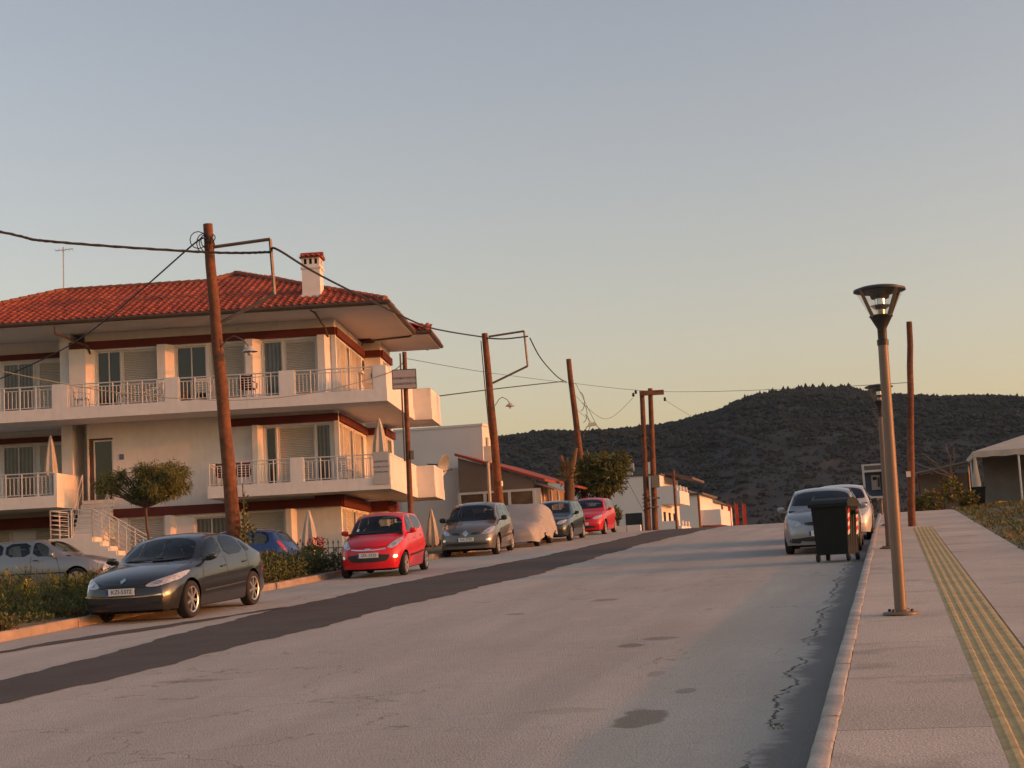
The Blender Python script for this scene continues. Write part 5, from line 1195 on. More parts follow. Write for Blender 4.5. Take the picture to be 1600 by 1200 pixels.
cable('stay_wire', 'slanting stay wire beside the third pole lamp', [(3.3,83,11.2),(3.49,83,10.8),(4.12,84,9.52),(4.63,85,8.63),(6.9,89,4.6),(7.6,91,3.2)], .012)
# ================================================================ VEGETATION
m_leafd = mat('leaf_dark', (.085,.098,.028), .8, var=.4, vs=3)
m_leaf = mat('leaf_green', (.14,.155,.036), .8, var=.45, vs=3)
m_leafy = mat('leaf_olive', (.21,.195,.045), .8, var=.4, vs=3)
m_leafb = mat('leaf_dry', (.20,.115,.05), .85, var=.4, vs=3)
m_yel = mat('yellow_bloom', (.55,.36,.03), .8, var=.2)
m_bark = mat('bark', (.14,.085,.055), .9, var=.4, vs=8, bump=.5, bs=20)
def leaves(mb, blobs, n, ln, wd, rng_, droop=.3, up_=.0, nm=3, shell=.35, outw=.8):
    tot = sum(b_[3]*b_[4]*b_[5] for b_ in blobs)
    for (cx, cy, cz, rx, ry, rz) in blobs:
        k = int(n*rx*ry*rz/tot)+1
        for _ in range(k):
            d = Vector((rng_.gauss(0,1), rng_.gauss(0,1), rng_.gauss(0,1))).normalized(); rad = (shell+(1-shell)*rng_.random())**.6*rng_.uniform(.82,1.10)
            p = Vector((cx+d.x*rx*rad, cy+d.y*ry*rad, cz+d.z*rz*rad)); a = (d*outw+Vector((rng_.gauss(0,.5), rng_.gauss(0,.5), rng_.gauss(0,.5)-droop+up_))).normalized()
            s_ = a.cross(Vector((rng_.gauss(0,1), rng_.gauss(0,1), rng_.gauss(0,1)))).normalized()*wd*rng_.uniform(.6,1.3); l_ = ln*rng_.uniform(.6,1.4)
            mb.add([p-s_*.3, p+a*l_*.5+s_, p+a*l_, p+a*l_*.5-s_], [(0,1,2,3)], rng_.choices(range(nm), [6,4,2,.7][:nm])[0])
def limb(mb, p, q, r0_, r1_, rng_, n=5, w_=.06):
    P = [Vector(p).lerp(Vector(q), i/n)+(Vector((rng_.uniform(-w_,w_), rng_.uniform(-w_,w_), 0)) if 0 < i < n else Vector()) for i in range(n+1)]
    mb.tube(P, [lerp(r0_, r1_, i/n) for i in range(n+1)], 8)
def tree(name, label, base, fork, blobs, n, ln, wd, seed, droop=.3, mats=None, trunk_r=.07, shell=.3, outw=.8):
    rng_ = random.Random(seed); e = empty(name, base); tag(e, label, 'tree'); o = Vector(base)
    b = MB(); f = Vector(fork)-o; limb(b, (0,0,-.3), f, trunk_r, trunk_r*.7, rng_)
    for bl in blobs:
        c_ = Vector(bl[:3])-o
        for _ in range(3): limb(b, f, c_+Vector((rng_.uniform(-.6,.6)*bl[3], rng_.uniform(-.6,.6)*bl[4], rng_.uniform(-.2,.6)*bl[5])), trunk_r*.5, trunk_r*.12, rng_, 4, .1)
    b.build('trunk', m_bark, e, 60)
    c = MB(); leaves(c, [(x-o.x, y-o.y, z-o.z, a, b_, d) for (x, y, z, a, b_, d) in blobs], n, ln, wd, rng_, droop, shell=shell, outw=outw); c.build('crown', mats or [m_leafd, m_leaf, m_leafy], e)
    return e
g0 = gz(-11.4,49.5)
def lump(cx, cy, cz, rx, ry, rz, k, seed, f=.5):
    r_ = random.Random(seed); out = [(cx, cy, cz, rx*.7, ry*.7, rz*.7)]
    for _ in range(k):
        a = r_.uniform(0, 6.28); h = r_.uniform(-.75,.8); q = math.sqrt(max(0, 1-h*h)); s_ = r_.uniform(f*.6, f)
        out.append((cx+rx*.72*q*math.cos(a), cy+ry*.72*q*math.sin(a), cz+rz*.72*h, rx*s_, ry*s_, rz*s_))
    return out
tree('tamarisk_tree', 'small feathery tamarisk tree in front of the white building', (-11.25,49.5,g0), (-11.5,49.5,4.15),
     lump(-11.0,49.5,4.92,1.12,.9,.80,20,1,.34)+lump(-12.55,49.5,4.95,.60,.5,.56,9,2,.42)+lump(-11.75,49.5,4.62,.5,.5,.42,5,4,.45), 15000, .17, .011, 11, .45, [m_leaf, m_leafy, m_leafd], .055, .02, .2)
tree('round_tree', 'dense round green tree on a short trunk past the crimson car', (4.35,80,gz(4.35,80)), (4.32,80,4.7), lump(4.4,80,6.15,1.48,1.3,1.38,22,3,.36)+[(3.3,80,5.6,.55,.55,.6),(3.1,80,6.3,.4,.4,.5)], 8500, .28, .030, 12, .25, trunk_r=.13, shell=.2)
# pruned palm: thick stub fronds pointing up
e = empty('pruned_palm', (2.3,72,gz(2.3,72))); tag(e, 'pruned palm with stubby upright brown fronds beside the pavilion', 'palm'); z0 = gz(2.3,72)
b = MB(); b.tube([(0,0,-.2),(0,0,1.2),(.05,0,2.4)], [.28,.24,.22], 12); b.build('trunk', m_bark, e, 50)
rng_ = random.Random(9)
for (dx, dz, r_) in ((-.30,1.35,.13),(-.02,1.25,.12),(.42,1.65,.13),(.15,1.0,.10),(-.15,.9,.1)):
    b = MB(); b.tube([(.03,0,2.1),(dx*.5+.03,rng_.uniform(-.1,.1),2.1+dz*.55),(dx+.03,rng_.uniform(-.1,.1),2.1+dz)], [r_,r_*.95,r_*.5], 7); b.build('frond_stub', m_leafb, e, 50)
c = MB(); leaves(c, [(0,0,2.6,.35,.35,.5)], 160, .35, .03, rng_, -.2); c.build('leaflets', [m_leaf, m_leafd, m_leafb], e)
# low growth of the verge: dense mass nobody could count
rng_ = random.Random(21); vg = MB()
def vblob(u, v, h, r_, n, ln, wd, pal):
    p = W(u, v); k0 = len(vg.M); leaves(vg, [(p.x, p.y, p.z+h*.35, r_, r_, h*.65)], n, ln, wd, rng_, -.15, .35, 1, .1)
    for i in range(k0, len(vg.M)): vg.M[i] = rng_.choices((0,1,2,3), pal)[0]
PALS = ((6,4,1,.3),(3,7,1,.2),(4,2,5,.6),(2,2,2,5),(6,3,2,.2))
def pal(u, v):
    q = math.sin(u*1.1+v*.7)+math.sin(v*1.9-u*.4)+rng_.uniform(-.6,.6); return PALS[min(4, max(0, int((q+2)*1.25)))]
for k in range(260):      # behind the kerb, low in front and rising towards the car park
    u_ = rng_.uniform(16, 30.5); v_ = -13.85-abs(rng_.random())**1.0*4.6; b_ = sstep(13.9, 16.2, -v_); h = lerp(.14, .72, b_)*rng_.uniform(.6,1.3); thin = rng_.random() < .45
    vblob(u_, v_, h, rng_.uniform(.22,.5), 190, (.14 if thin else .075)*(1+.3*b_), .008 if thin else .022, pal(u_, v_))
for k in range(70):
    u_ = rng_.uniform(20, 36); v_ = rng_.uniform(-22, -18.0); vblob(u_, v_, rng_.uniform(.3,.65), .6, 110, .13, .02, pal(u_, v_))
for k in range(160):      # hedge between the dark saloon and the red hatchback
    u_ = rng_.uniform(28.8, 39.6); v_ = rng_.uniform(-16.6, -13.95); h = rng_.uniform(.42,.74)*(.75 if v_ > -14.3 else 1); vblob(u_, v_, h, rng_.uniform(.32,.5), 300, .065, .024, PALS[1] if u_ > 34.5 else pal(u_, v_))
tag(vg.build('verge_growth', [m_leaf, m_leafd, m_leafy, m_leafb]), 'tangled weeds and low shrubs covering the left verge', 'plants', kind='stuff')
# three flowering broom plants
for i, (u_, v_) in enumerate(((28.6,-16.1),(28.0,-15.2),(26.2,-15.2))):
    p = W(u_, v_); e = empty('flowering_broom', p); tag(e, ('yellow flowering plant farthest from the kerb in the verge', 'yellow flowering plant nearest the dark saloon', 'yellow flowering plant closest to the left kerb stones')[i], 'plant', 'yellow flowering plants in the verge')
    b = MB()
    for _ in range(16):
        q = Vector((rng_.uniform(-.22,.22), rng_.uniform(-.22,.22), rng_.uniform(.38,.68))); b.tube([(q.x*.2,q.y*.2,-.02), (q.x*.7,q.y*.7,q.z*.6), q], .007, 4)
    b.build('stems', m_leaf, e); c = MB(); leaves(c, [(0,0,.50,.16,.16,.18)], 150, .045, .013, rng_, -.6, nm=1); c.build('blossom', m_yel, e)
# dry field on the right
fg = MB()
for k in range(9000):
    u_ = rng_.uniform(22, 75); v_ = WALK_R+.05+abs(rng_.gauss(0, 4)) if rng_.random() < .6 else rng_.uniform(WALK_R+.05, 16); p = W(u_, v_)
    h = rng_.uniform(.03,.13)*(1.8 if math.sin(u_*.9)+math.sin(v_*1.7) > .7 else 1); a = rng_.uniform(0, 6.28); d = Vector((math.cos(a), math.sin(a), 0))
    m_ = rng_.choices((0,1,2,3), (3,2,3,2))[0]
    for j in range(2): 
        q = p+Vector((rng_.uniform(-.1,.1), rng_.uniform(-.1,.1), 0)); fg.add([q-d*.025, q+d*.025, q+Vector((rng_.uniform(-.1,.1), rng_.uniform(-.1,.1), h))], [(0,1,2)], m_)
tag(fg.build('field_grass', [m_leaf, m_leafd, m_leafy, m_leafb]), 'dry grass and weeds on the open ground right of the pavement', 'grass', kind='stuff')
# weed tufts in the gutter crack
gt = MB()
for (u_, v_) in ((11.6,-.92),):
    p = W(u_, v_); leaves(gt, [(p.x, p.y, p.z+.02, (.05),.10,.012)], 30, .025, .005, rng_, -.3, .4, 3)
tag(gt.build('gutter_weeds', [m_leaf, m_leafd, m_leafy]), 'small weeds growing in the gutter crack', 'weeds', kind='stuff')
# ivy on the near pole
iv = empty('ivy', (-6.62,37.95,1.6)); tag(iv, 'ivy climbing the foot of the leaning wooden pole', 'ivy'); c = MB()
leaves(c, [(.14,-.05,.9,.08,.16,.9),(.16,0,1.9,.05,.10,.4),(.22,0,1.3,.16,.10,.1)], 260, .09, .04, rng_, 0); c.build('leaves', [m_leaf, m_leafd, m_leafy], iv); b = MB(); b.tube([(.12,-.1,-.1),(.16,-.16,1.0),(.13,-.12,2.4)], .015, 5); b.build('stem', m_bark, iv)
# ================================================================ OTHER BUILDINGS AND SMALL THINGS
# added ridge, unseen past the right edge, built to shade the wooded hill
V = []; F = []; nx, ny = 34, 40
for i in range(nx+1):
    for j in range(ny+1):
        x = 1500+i*70.; y = 150+j*70.; f = math.exp(-((x-2500)/480)**2)*sstep(200,800,y)*(1-sstep(2300,2900,y))
        V.append((x, y, -14+440*f*(1+.10*math.sin(x*.009+y*.006)+.06*math.sin(y*.021))))
for i in range(nx):
    for j in range(ny): F.append((i*(ny+1)+j, (i+1)*(ny+1)+j, (i+1)*(ny+1)+j+1, i*(ny+1)+j+1))
shade_ridge = MB(); shade_ridge.add(V, F); tag(shade_ridge.build('hill', m_hill, smooth=180), kind='structure')
# --- restaurant: white block and glazed pavilion with mono-pitch tiled roof (aligned with the road)
m_white2 = mat('white_render', (.72,.68,.63), .9, var=.10, vs=.5)
m_brown = mat('brown_fascia', (.20,.15,.115), .7, var=.2, vs=1); m_redroof = mat('red_sheet_roof', (.32,.06,.028), .8, var=.35, vs=2)
m_curtb = mat('brown_curtain', (.30,.18,.10), .9, var=.4, vs=3); m_panec = mat('curtained_glass', (.13,.085,.05), .25, var=.5, vs=2.5, spec=.5)
RB = 3.0; e = empty('restaurant', W(68.0,-15.1,RB), UVROT); tag(e, 'white flat roofed restaurant block with glazed pavilion and sloping red roof', 'building')
def rb2(): return MB()
b = rb2(); b.box(-15,-3.0, 3.2,5.0, -1.5,5.35); b.box(-15.05,-2.95, 3.15,5.05, 5.35,5.45); b.box(-6.2,-3.32,.6,3.2,-1.5,3.3); b.build('wall', m_white2, e)
b = rb2(); b.prism([(-3.35,0,2.15),(0,0,2.15),(0,0,2.5),(-3.35,0,3.7)], (0,.12,0)); b.build('fascia', m_brown, e)
b = rb2(); b.prism([(-3.45,-.15,3.78),(.55,-.15,2.42),(.55,-.15,2.52),(-3.45,-.15,3.90)], (0,12,0)); b.build('roof', m_redroof, e)
b = rb2()
for x in (-3.35,-2.2,-1.1,0.0): b.box(x-.06,x+.06,-.02,.10,-.4,2.15)
b.box(-3.35,.06,-.025,.10,2.05,2.15); b.box(-3.35,.0,-.02,.10,.2,.28); b.box(-.06,.30,.02,.12,-.4,2.15)
for y in (1.6,3.2,4.8,6.4): b.box(.02,.12,y-.05,y+.05,-.4,2.3)
b.build('glazing_frame', m_frame, e)
for i, x in enumerate((-3.29,-2.14,-1.04)):
    b = rb2(); b.box(x, x+1.0, .03,.045, -.4,2.05); b.build('pane', m_panec, e)
for y in (.15,1.65,3.25,4.85): 
    b = rb2(); b.box(.04,.055, y+.02, y+1.4, .2,2.3); b.build('pane', m_curtb, e)
b = rb2(); b.box(-3.3,-.0,.05,8,-.6,.18); b.build('plinth', m_white2, e)
# awning arm
b = rb2(); b.prism([(0.05,0,2.35),(.9,0,2.0),(.9,0,2.06),(.05,0,2.42)], (0,2.4,0)); b.build('awning', m_brown, e)
d_ = rb2(); d_.lathe([(0,.0),(.25,.03),(.42,.10),(.5,.16),(.48,.17),(.4,.12),(0,.02)], 24, (0,0,0), 'y'); 
dish = empty('satellite_dish', (-3.25,68.4,6.3)); tag(dish, 'grey satellite dish on the white restaurant wall', 'satellite dish'); dish.rotation_euler = (R(-20),0,R(65)+math.pi)
d_.build('reflector', mat('dish_grey', (.30,.31,.32), .5), dish, 50); b = MB(); b.tube([(0,.0,-.35),(0,.6,-.05)], .015, 5); b.box(-.04,.04,.56,.66,-.08,0); b.build('feed_arm', m_steel, dish); b = MB(); b.tube([(0,0,0),(0,-.6,-.15)], .03, 6); b.build('bracket', m_steel, dish)
# low oxblood wall between the two buildings
lw = empty('garden_wall', W(63.2,-17.6,1.7), UVROT); tag(lw, 'low oxblood wall with pale coping beside the people carrier', 'wall'); b = MB(); b.box(-2.2,2.0,0,.25,0,1.35); b.build('masonry', m_red, lw); b = MB(); b.box(-2.25,2.05,-.04,.29,1.352,1.43); b.build('coping', m_white2, lw)
# --- far houses beyond the crest
m_farw = mat('far_white', (.72,.69,.65), .9, var=.08, vs=.4); m_farroof = mat('far_flat_roof', (.12,.10,.085), .9)
e = empty('far_house', W(104.4,-14.7,2.0), UVROT); tag(e, 'white two storey house with balconies behind the twin poles', 'building')
b = MB(); b.box(-7.5,0,0,9,-1,5.4); b.build('wall', m_farw, e); b = MB(); b.box(-7.7,.1,-.1,9.1,5.402,5.5); b.prism([(0,2.0,5.55),(1.9,2.0,5.1),(1.9,2.0,5.25),(0,2.0,5.7)],(0,7,0)); b.build('roof', m_farroof, e)
for z in (1.15,3.45):
    b = MB(); b.box(.003,1.25,.0,5,z,z+.18); b.box(1.1,1.25,0,5,z+.18,z+.85); b.box(.003,1.1,0,.15,z+.18,z+1.2); b.build('balcony', m_farw, e)
    for y in (.6,2.2,3.8):
        b = MB(); b.box(1.10,1.26,y,y+.35,z+.852,z+1.2); b.build('balcony_pier', m_farw, e)
for y in (.8,3.2,5.6):
    for z in (.0,2.0): b = MB(); b.box(.002,.03,y,y+.9,z-.8+.5,z+1.0); b.build('window', m_glass, e)
b = MB(); b.box(-2.4,-1.3,-.03,-.002,1.4,3.0); b.build('window', m_glass, e)
for (x, w_) in ((-1.2,.5),(-3.4,.4)): b = MB(); b.box(x,x+w_,1,1.5,5.5,6.35); b.build('chimney', m_farw, e)
b = MB(); b.tube([(-2.6,1.5,6.1),(-1.9,1.5,6.1)], .28, 12); b.box(-2.5,-2.0,1.3,1.7,5.5,5.85); b.build('solar_tank', m_hub, e, 50)
e = empty('far_house', W(124.9,-14.65,2.3), UVROT); tag(e, 'pale two storey house with tiled awning farther along the road', 'building')
b = MB(); b.box(-6,0,0,10,-1,4.5); b.build('wall', m_farw, e); b = MB(); b.box(-6.2,.4,-.3,10.3,4.502,4.65); b.build('roof', m_farroof, e); b = MB(); b.box(.003,1.6,.5,8,2.1,2.6); b.box(.003,1.6,.5,8,2.602,3.3); b.build('balcony', m_farw, e)
b = MB(); b.prism([(0,0,1.9),(2.0,0,1.2),(2.0,0,1.3),(0,0,2.05)], (0,9,0)); b.build('awning', m_redroof, e)
for y in (1,3.4,5.8): b = MB(); b.box(.002,.03,y,y+1.2,-.6,1.2); b.build('window', m_curtb, e)
e = empty('long_building', W(140,-15.9,2.9), UVROT); tag(e, 'long low white building with orange windows in the distance', 'building')
b = MB(); b.box(-7,0,0,24,-1,4.0); b.build('wall', m_farw, e); b = MB(); b.prism([(-7.3,0,4.002),(.3,0,4.002),(-3,0,5.6)], (0,24.2,0)); b.build('roof', m_farroof, e)
for y in range(2, 22, 3): b = MB(); b.box(.002,.04,y,y+1.9,1.2,2.9); b.build('window', m_curtb, e)
m_redc = mat('red_canvas', (.36,.025,.018), .8, var=.2)
for i in range(3):
    e = empty('red_banner', W(160+i*1.5,-16.0+i*.62,2.9)); tag(e, ('tall red banner nearest the long low far building', 'middle one of three tall red banners', 'farthest right of the three tall red banners')[i], 'banner', 'red banners by the far building'); b = MB(); b.tube([(0,0,0),(0,0,4.6)], .05, 6); b.build('pole', m_lampd, e)
    b = MB(); b.box(.05,.36,-.03,.03,.9,4.3); b.build('cloth', m_redc, e)
# roadside kerb painted white near the crimson car
e = empty('white_kerb', W(69.5,-12.6,zroad(69.5)), UVROT); tag(e, 'short white painted kerb beyond the crimson car', 'kerb')
for k in range(3):
    b = MB(); b.box(k*.62,k*.62+.6,0,.3,0,.28); b.build('kerb_block', m_plate, e)
# bush at the white kerb
tree('kerb_bush', 'small dark bush growing at the white kerb', W(73.0,-12.7), W(73.0,-12.7)+Vector((0,0,.4)), [(*(W(73.0,-12.7)+Vector((0,0,.75))),.5,.5,.5)], 700, .2, .04, 31, -.2)
for i, (u_, v_) in enumerate(((150,-9.0),(158,-7.6),(166,-6.0))):
    p = W(u_, v_, 1.2); tree('roadside_shrub', ('low green shrub right of the red banners at the road end', 'second low shrub at the end of the road', 'rightmost low shrub at the end of the road')[i], p, p+Vector((0,0,.8)), [(p.x,p.y,p.z+1.9,1.1,1.0,1.0)], 350, .4, .10, 40+i, 0)
# --- low front wall with spiked iron fence, planter with geraniums
e = empty('front_fence', (-9.2,50.6,1.66)); tag(e, 'black spiked iron fence on a low white wall behind the hedge', 'fence')
b = MB(); b.box(.0,3.6,0,.22,-.3,.46); b.build('low_wall', m_white2, e)
for k in range(22):
    x = .1+k*.16; b = MB(); b.tube([(x,.11,.45),(x,.11,1.12)], .012, 5); b.lathe([(0,1.24),(.03,1.14),(.012,1.10)], 6, (x,.11,0)); b.build('spike', m_lampd, e)
b = MB(); b.tube([(0,.11,.60),(3.6,.11,.60)], .013, 5); b.tube([(0,.11,.98),(3.6,.11,.98)], .013, 5); b.build('fence_rail', m_lampd, e)
e = empty('planter', (-6.45,50.0,1.7)); tag(e, 'square white planter with red geraniums left of the red hatchback', 'planter')
b = MB(); b.hexa([(-.42,-.3,0),(.42,-.3,0),(.42,.3,0),(-.42,.3,0)], [(-.48,-.34,.66),(.48,-.34,.66),(.48,.34,.66),(-.48,.34,.66)]); b.build('tub', m_white2, e)
rng_ = random.Random(77); c = MB(); leaves(c, [(-.05,0,.82,.40,.3,.2)], 420, .09, .035, rng_, -.2); c.build('foliage', [m_leaf, m_leafd, m_leafy], e)
c = MB(); m_ger = mat('geranium_red', (.42,.012,.015), .7); leaves(c, [(.15,-.1,1.15,.28,.2,.12),(.35,-.1,1.0,.12,.12,.12),(-.35,-.1,1.12,.06,.06,.06)], 150, .06, .03, rng_, -.3, nm=1); c.build('blossom', m_ger, e)
# --- closed parasols
m_canvas = mat('ecru_canvas', (.52,.46,.38), .9, var=.15, vs=4)
def parasol(label, base, h, r_=.22):
    e = empty('closed_parasol', base); tag(e, label, 'parasol', 'closed ecru parasols'); b = MB(); b.tube([(0,0,0),(0,0,h)], .025, 8); b.build('pole', m_frame, e)
    b = MB(); n_ = 24; prof = [(0,h+.02),(.05,h-.05),(r_*.55,h-.45),(r_*.85,h-.95),(r_,h-1.35),(r_*.9,h-1.42)]; V = []
    for k, (rr_, z) in enumerate(prof):
        for j in range(n_):
            a = 2*math.pi*j/n_; q = rr_*(1+(.22 if k > 1 else 0)*math.cos(a*6)); V.append((q*math.cos(a), q*math.sin(a), z+(.05*math.cos(a*6) if k > 3 else 0)))
    b.add(V, [(i*n_+j, i*n_+(j+1) % n_, (i+1)*n_+(j+1) % n_, (i+1)*n_+j) for i in range(len(prof)-1) for j in range(n_)]); b.build('canopy', m_canvas, e, 50)
    b = MB(); b.lathe([(0,0),(.25,0),(.25,.05),(.05,.08),(0,.08)], 16); b.build('foot', m_white2, e, 40)
def BL(x, y, z): 
    c_, s_ = math.cos(BROT), math.sin(BROT); return Vector((BO.x+c_*x-s_*y, BO.y+s_*x+c_*y, z))
parasol('closed parasol on the corner balcony above the banner sign', BL(-.50,1.3,LF), 2.25, .24); parasol('closed parasol on the lower left balcony', BL(-12.1,.75,LF), 2.25, .20)
parasol('closed parasol standing on the ground before the wall corner', BL(-2.75,-.6,BG), 2.35, .25); parasol('closed parasol on the terrace right of the red hatchback', W(60.5,-17.6,2.0), 2.2, .22)
parasol('second closed parasol deeper on the corner balcony', BL(-1.0,4.6,LF), 2.0, .18)
# --- banner hung on the corner balcony
e = empty('banner_sign', BL(-.30,-.03,LO+.15), BROT); tag(e, 'white banner with dark lettering hung on the corner balcony', 'sign')
b = MB(); b.box(-.27,.27,-.012,.0,0,1.12); b.build('sheet', mat('banner_white', (.46,.45,.43), .8, var=.08), e)
for txt, z, sz in (('ΔΩΜΑΤΙΑ',.78,.105),('ROOMS TO LET',.60,.078),('ZIMMER FREI',.42,.085)): link('lettering', text_mesh(txt, sz, m_bluei), e, (0,-.015,z), (math.pi/2,0,0))
# --- balcony furniture
m_plas = mat('white_plastic', (.66,.63,.58), .45, var=.06); m_maroon = mat('maroon_cloth', (.12,.014,.014), .8, var=.4, vs=9)
def chair(label, p, rz, m, group):
    e = empty('balcony_chair', p, rz); tag(e, label, 'chair', group)
    b = MB(); b.box(-.23,.23,-.22,.22,.41,.45); b.build('seat', m, e)
    for sx in (-1,1):
        for sy in (-1,1): b = MB(); b.tube([(sx*.23,sy*.23,0),(sx*.2,sy*.2,.42)], .02, 6); b.build('leg', m, e)
        b = MB(); b.tube([(sx*.25,-.2,.45),(sx*.26,-.22,.64),(sx*.25,.22,.66)], .02, 6); b.build('arm', m, e)
    b = MB()
    for k in range(5): b.box(-.22,.22,.215+.01*k,.24+.01*k,.47+k*.085,.53+k*.085)
    b.box(-.24,-.20,.21,.26,.44,.9); b.box(.20,.24,.21,.26,.44,.9); b.build('backrest', m, e)
gch = 'white plastic chairs on the balconies'
chair('white plastic chair on the upper balcony just left of the leaning pole', BL(-6.55,.55,UF), R(180), m_plas, gch)
chair('white plastic chair seen edge on, left end of the upper middle balcony', BL(-10.9,.6,UF), R(90), m_plas, gch)
chair('white plastic chair behind the table on the upper balcony', BL(-8.3,.7,UF), R(-60), m_plas, gch)
chair('white plastic chair on the lower corner balcony', BL(-1.6,.6,LF), R(150), m_plas, gch)
chair('dark maroon chair on the upper balcony right of the leaning pole', BL(-4.95,.55,UF), R(170), m_maroon, 'maroon chairs on the balconies')
chair('dark maroon chair on the lower balcony beside the leaning pole', BL(-5.85,.5,LF), R(170), m_maroon, 'maroon chairs on the balconies')
chair('dark maroon chair second from the pole on the lower balcony', BL(-5.2,.5,LF), R(190), m_maroon, 'maroon chairs on the balconies')
e = empty('balcony_table', BL(-9.1,.7,UF), BROT); tag(e, 'low white table on the upper balcony', 'table'); b = MB(); b.box(-.5,.5,-.35,.35,.50,.54); b.build('table_top', m_plas, e)
for sx in (-1,1):
    for sy in (-1,1): b = MB(); b.tube([(sx*.42,sy*.28,0),(sx*.42,sy*.28,.5)], .025, 6); b.build('leg', m_plas, e)
# --- canopy stall on the right
SB = zroad(75)+.50; e = empty('canopy_stall', W(74.8,3.7,SB), UVROT); tag(e, 'cream canvas canopy stall with grey tarpaulin wall at the right edge', 'stall')
m_cream = mat('cream_canvas', (.50,.44,.36), .85, var=.12, vs=1.5); m_tarp = mat('grey_tarpaulin', (.24,.235,.22), .7, var=.2, vs=1.5)
b = MB(); b.add([(0,0,2.25),(9,0,2.25),(9,7,2.25),(0,7,2.25),(4.5,3.5,3.6)], [(0,1,4),(1,2,4),(2,3,4),(3,0,4)]); b.add([(0,0,2.24),(9,0,2.24),(9,7,2.24),(0,7,2.24),(4.5,3.5,3.57)], [(1,0,4),(2,1,4),(3,2,4),(0,3,4)]); b.build('canopy', m_cream, e)
b = MB(); n_ = 45; V = []
for k in range(n_+1): V += [(9*k/n_,-.01+.015*math.sin(k*1.3),2.26),(9*k/n_,-.02+.02*math.sin(k*1.3),2.02-.05*abs(math.sin(k*.7)))]
b.add(V, [(k*2,k*2+1,k*2+3,k*2+2) for k in range(n_)]); V = []
for k in range(n_+1): V += [(-.01,7*k/n_,2.26),(-.02+.02*math.sin(k*1.3),7*k/n_,2.02-.05*abs(math.sin(k*.7)))]
b.add(V, [(k*2,k*2+1,k*2+3,k*2+2) for k in range(n_)]); b.build('valance', m_cream, e)
for (x, y) in ((.05,.05),(1.95,.05),(4.2,.05),(.05,3.4),(.05,6.9),(8.9,.05)): b = MB(); b.tube([(x,y,-.2),(x,y,2.22)], .045, 8); b.build('post', m_white2, e)
b = MB(); V = []; prof = ((2.2,.05),(1.6,.09),(1.1,.14),(.75,.17),(.4,.12),(.0,.14))
for (z, r_) in prof:
    for j in range(10): a = j*.628; V.append((.05+r_*math.cos(a)*(1+.15*math.cos(3*a)), .05+r_*math.sin(a), z))
b.add(V, [(i*10+j, i*10+(j+1) % 10, (i+1)*10+(j+1) % 10, (i+1)*10+j) for i in range(5) for j in range(10)]); b.build('tied_curtain', m_cream, e, 50)
b = MB(); b.box(.6,9,4.0,4.06,-.2,2.2); b.box(8.95,9.0,.1,4,-.2,2.2); b.build('tarpaulin_wall', m_tarp, e); b = MB(); b.box(3.4,9,-.9,4,-.3,.04); b.build('deck', mat('deck_boards', (.28,.20,.13), .8), e)
def crate(label, p, m):
    e = empty('crate', p, .2); tag(e, label, 'crate'); b = MB(); b.box(-.2,.2,-.15,.15,0,.03); b.build('floor', m, e)
    for q in ((-.2,.2,-.15,-.13),(-.2,.2,.13,.15),(-.2,-.18,-.13,.13),(.18,.2,-.13,.13)): b = MB(); b.box(q[0],q[1],q[2],q[3],.03,.13); b.box(q[0],q[1],q[2],q[3],.17,.28); b.build('side', m, e)
crate('red plastic crate at the foot of the canopy stall', W(73.2,4.15), mat('crate_red', (.40,.02,.02), .6)); crate('yellow plastic crate beside the red crate', W(73.2,4.6), mat('crate_yellow', (.55,.30,.04), .6))
e = empty('refuse_bin', W(73.9,3.75), UVROT); tag(e, 'small dark green refuse bin under the corner of the canopy stall', 'bin'); b = MB(); b.hexa([(-.22,-.22,.06),(.22,-.22,.06),(.22,.22,.06),(-.22,.22,.06)],[(-.29,-.3,.95),(.29,-.3,.95),(.29,.3,.95),(-.29,.3,.95)]); b.build('body', m_bin, e); b = MB(); b.box(-.31,.31,-.33,.33,.952,1.02); b.build('lid', m_bin, e)
for sx in (-1,1): b = MB(); b.lathe([(0,-.03),(.1,-.03),(.1,.03),(0,.03)], 12, (sx*.22,.2,.10), 'x'); b.build('wheel', m_rub, e)
e = empty('folded_parasol', W(74.0,6.3)); tag(e, 'dark red folded cloth cone standing under the canopy', 'parasol'); b = MB(); b.lathe([(0,.62),(.10,.5),(.22,.1),(.24,0),(0,0)], 10); b.build('cloth', m_maroon, e, 40)
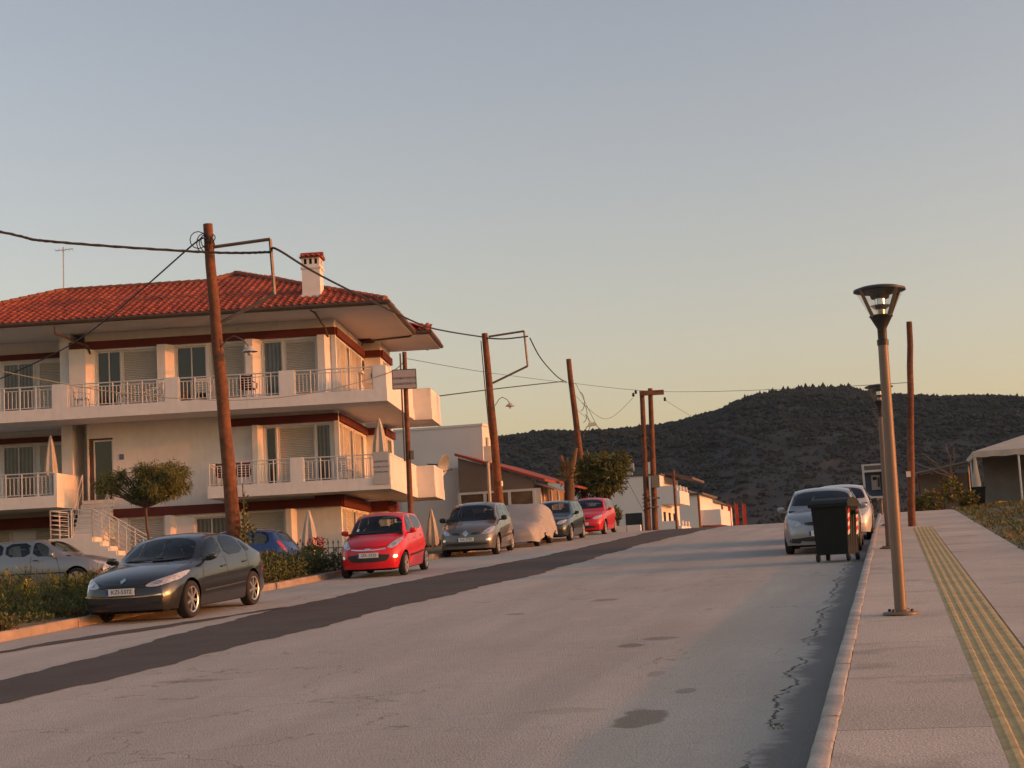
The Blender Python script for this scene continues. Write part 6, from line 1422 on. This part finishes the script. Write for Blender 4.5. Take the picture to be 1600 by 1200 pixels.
# plants and clutter left of the stall
rng_ = random.Random(61)
for i, (u_, v_, h, lab) in enumerate(((70.5,1.7,.9,'leafy potted plant behind the bare pole'),(71.0,2.5,1.3,'tall leafy plant between pavement end and canopy stall'),(72.5,3.2,.7,'yellow green bush in front of the refuse bin'),(71.5,1.2,.7,'dark low bush at the end of the pavement'))):
    p = W(u_, v_); tree('garden_plant', lab, p, p+Vector((0,0,h*.4)), [(p.x,p.y,p.z+h*.65,.42,.4,h*.45)], 420, .18, .05, 70+i, -.1, [m_leafy, m_leaf, m_leafb], .03)
e = empty('bare_tree', W(76,2.6)); tag(e, 'leafless pale driftwood tree left of the canopy stall', 'tree'); b = MB(); limb(b, (0,0,-.2), (.2,0,1.6), .10,.07, rng_)
for q in ((-1.1,0,2.7),(-.7,.1,2.35),(.0,0,3.1),(.35,0,2.9),(-1.5,0,2.3)): limb(b, (.2,0,1.5), q, .05,.015, rng_, 5, .12)
b.build('trunk', mat('driftwood', (.26,.16,.11), .9, var=.3), e, 60)
e = empty('garden_shed', W(80,1.4,zroad(78)), UVROT); tag(e, 'dark lean to shed with red shelf boards behind the bare pole', 'shed')
for x in (-.1,1.0,2.2): b = MB(); b.box(x,x+.08,0,.08,-.3,2.3-.1*x); b.build('post', m_pole, e)
b = MB(); b.prism([(-.6,-.3,2.1),(2.5,-.3,2.6),(2.5,-.3,2.66),(-.6,-.3,2.16)], (0,3,0)); b.build('roof', m_tarp, e)
for x in (.25,1.25): b = MB(); b.box(x,x+.75,-.05,.03,1.0,1.35); b.build('red_board', m_redc if False else m_redroof, e)
b = MB(); b.box(-.1,2.3,2.5,2.56,-.3,2.2); b.build('back_wall', m_tarp, e)

# ---------------------------------------------------------------- evening air
hz_ = MB(); hz_.box(-3900,3900,-3300,4300,-60,520); m_haze = bpy.data.materials.new('evening_haze'); m_haze.use_nodes = True; n = m_haze.node_tree.nodes; n.remove(n['Principled BSDF'])
pv = n.new('ShaderNodeVolumePrincipled'); pv.inputs['Color'].default_value = (.55,.78,1.0,1); pv.inputs['Density'].default_value = .000034; pv.inputs['Anisotropy'].default_value = .2
m_haze.node_tree.links.new(pv.outputs[0], n['Material Output'].inputs['Volume'])
tag(hz_.build('haze', m_haze), 'thin evening haze over the whole place', 'haze', kind='stuff')
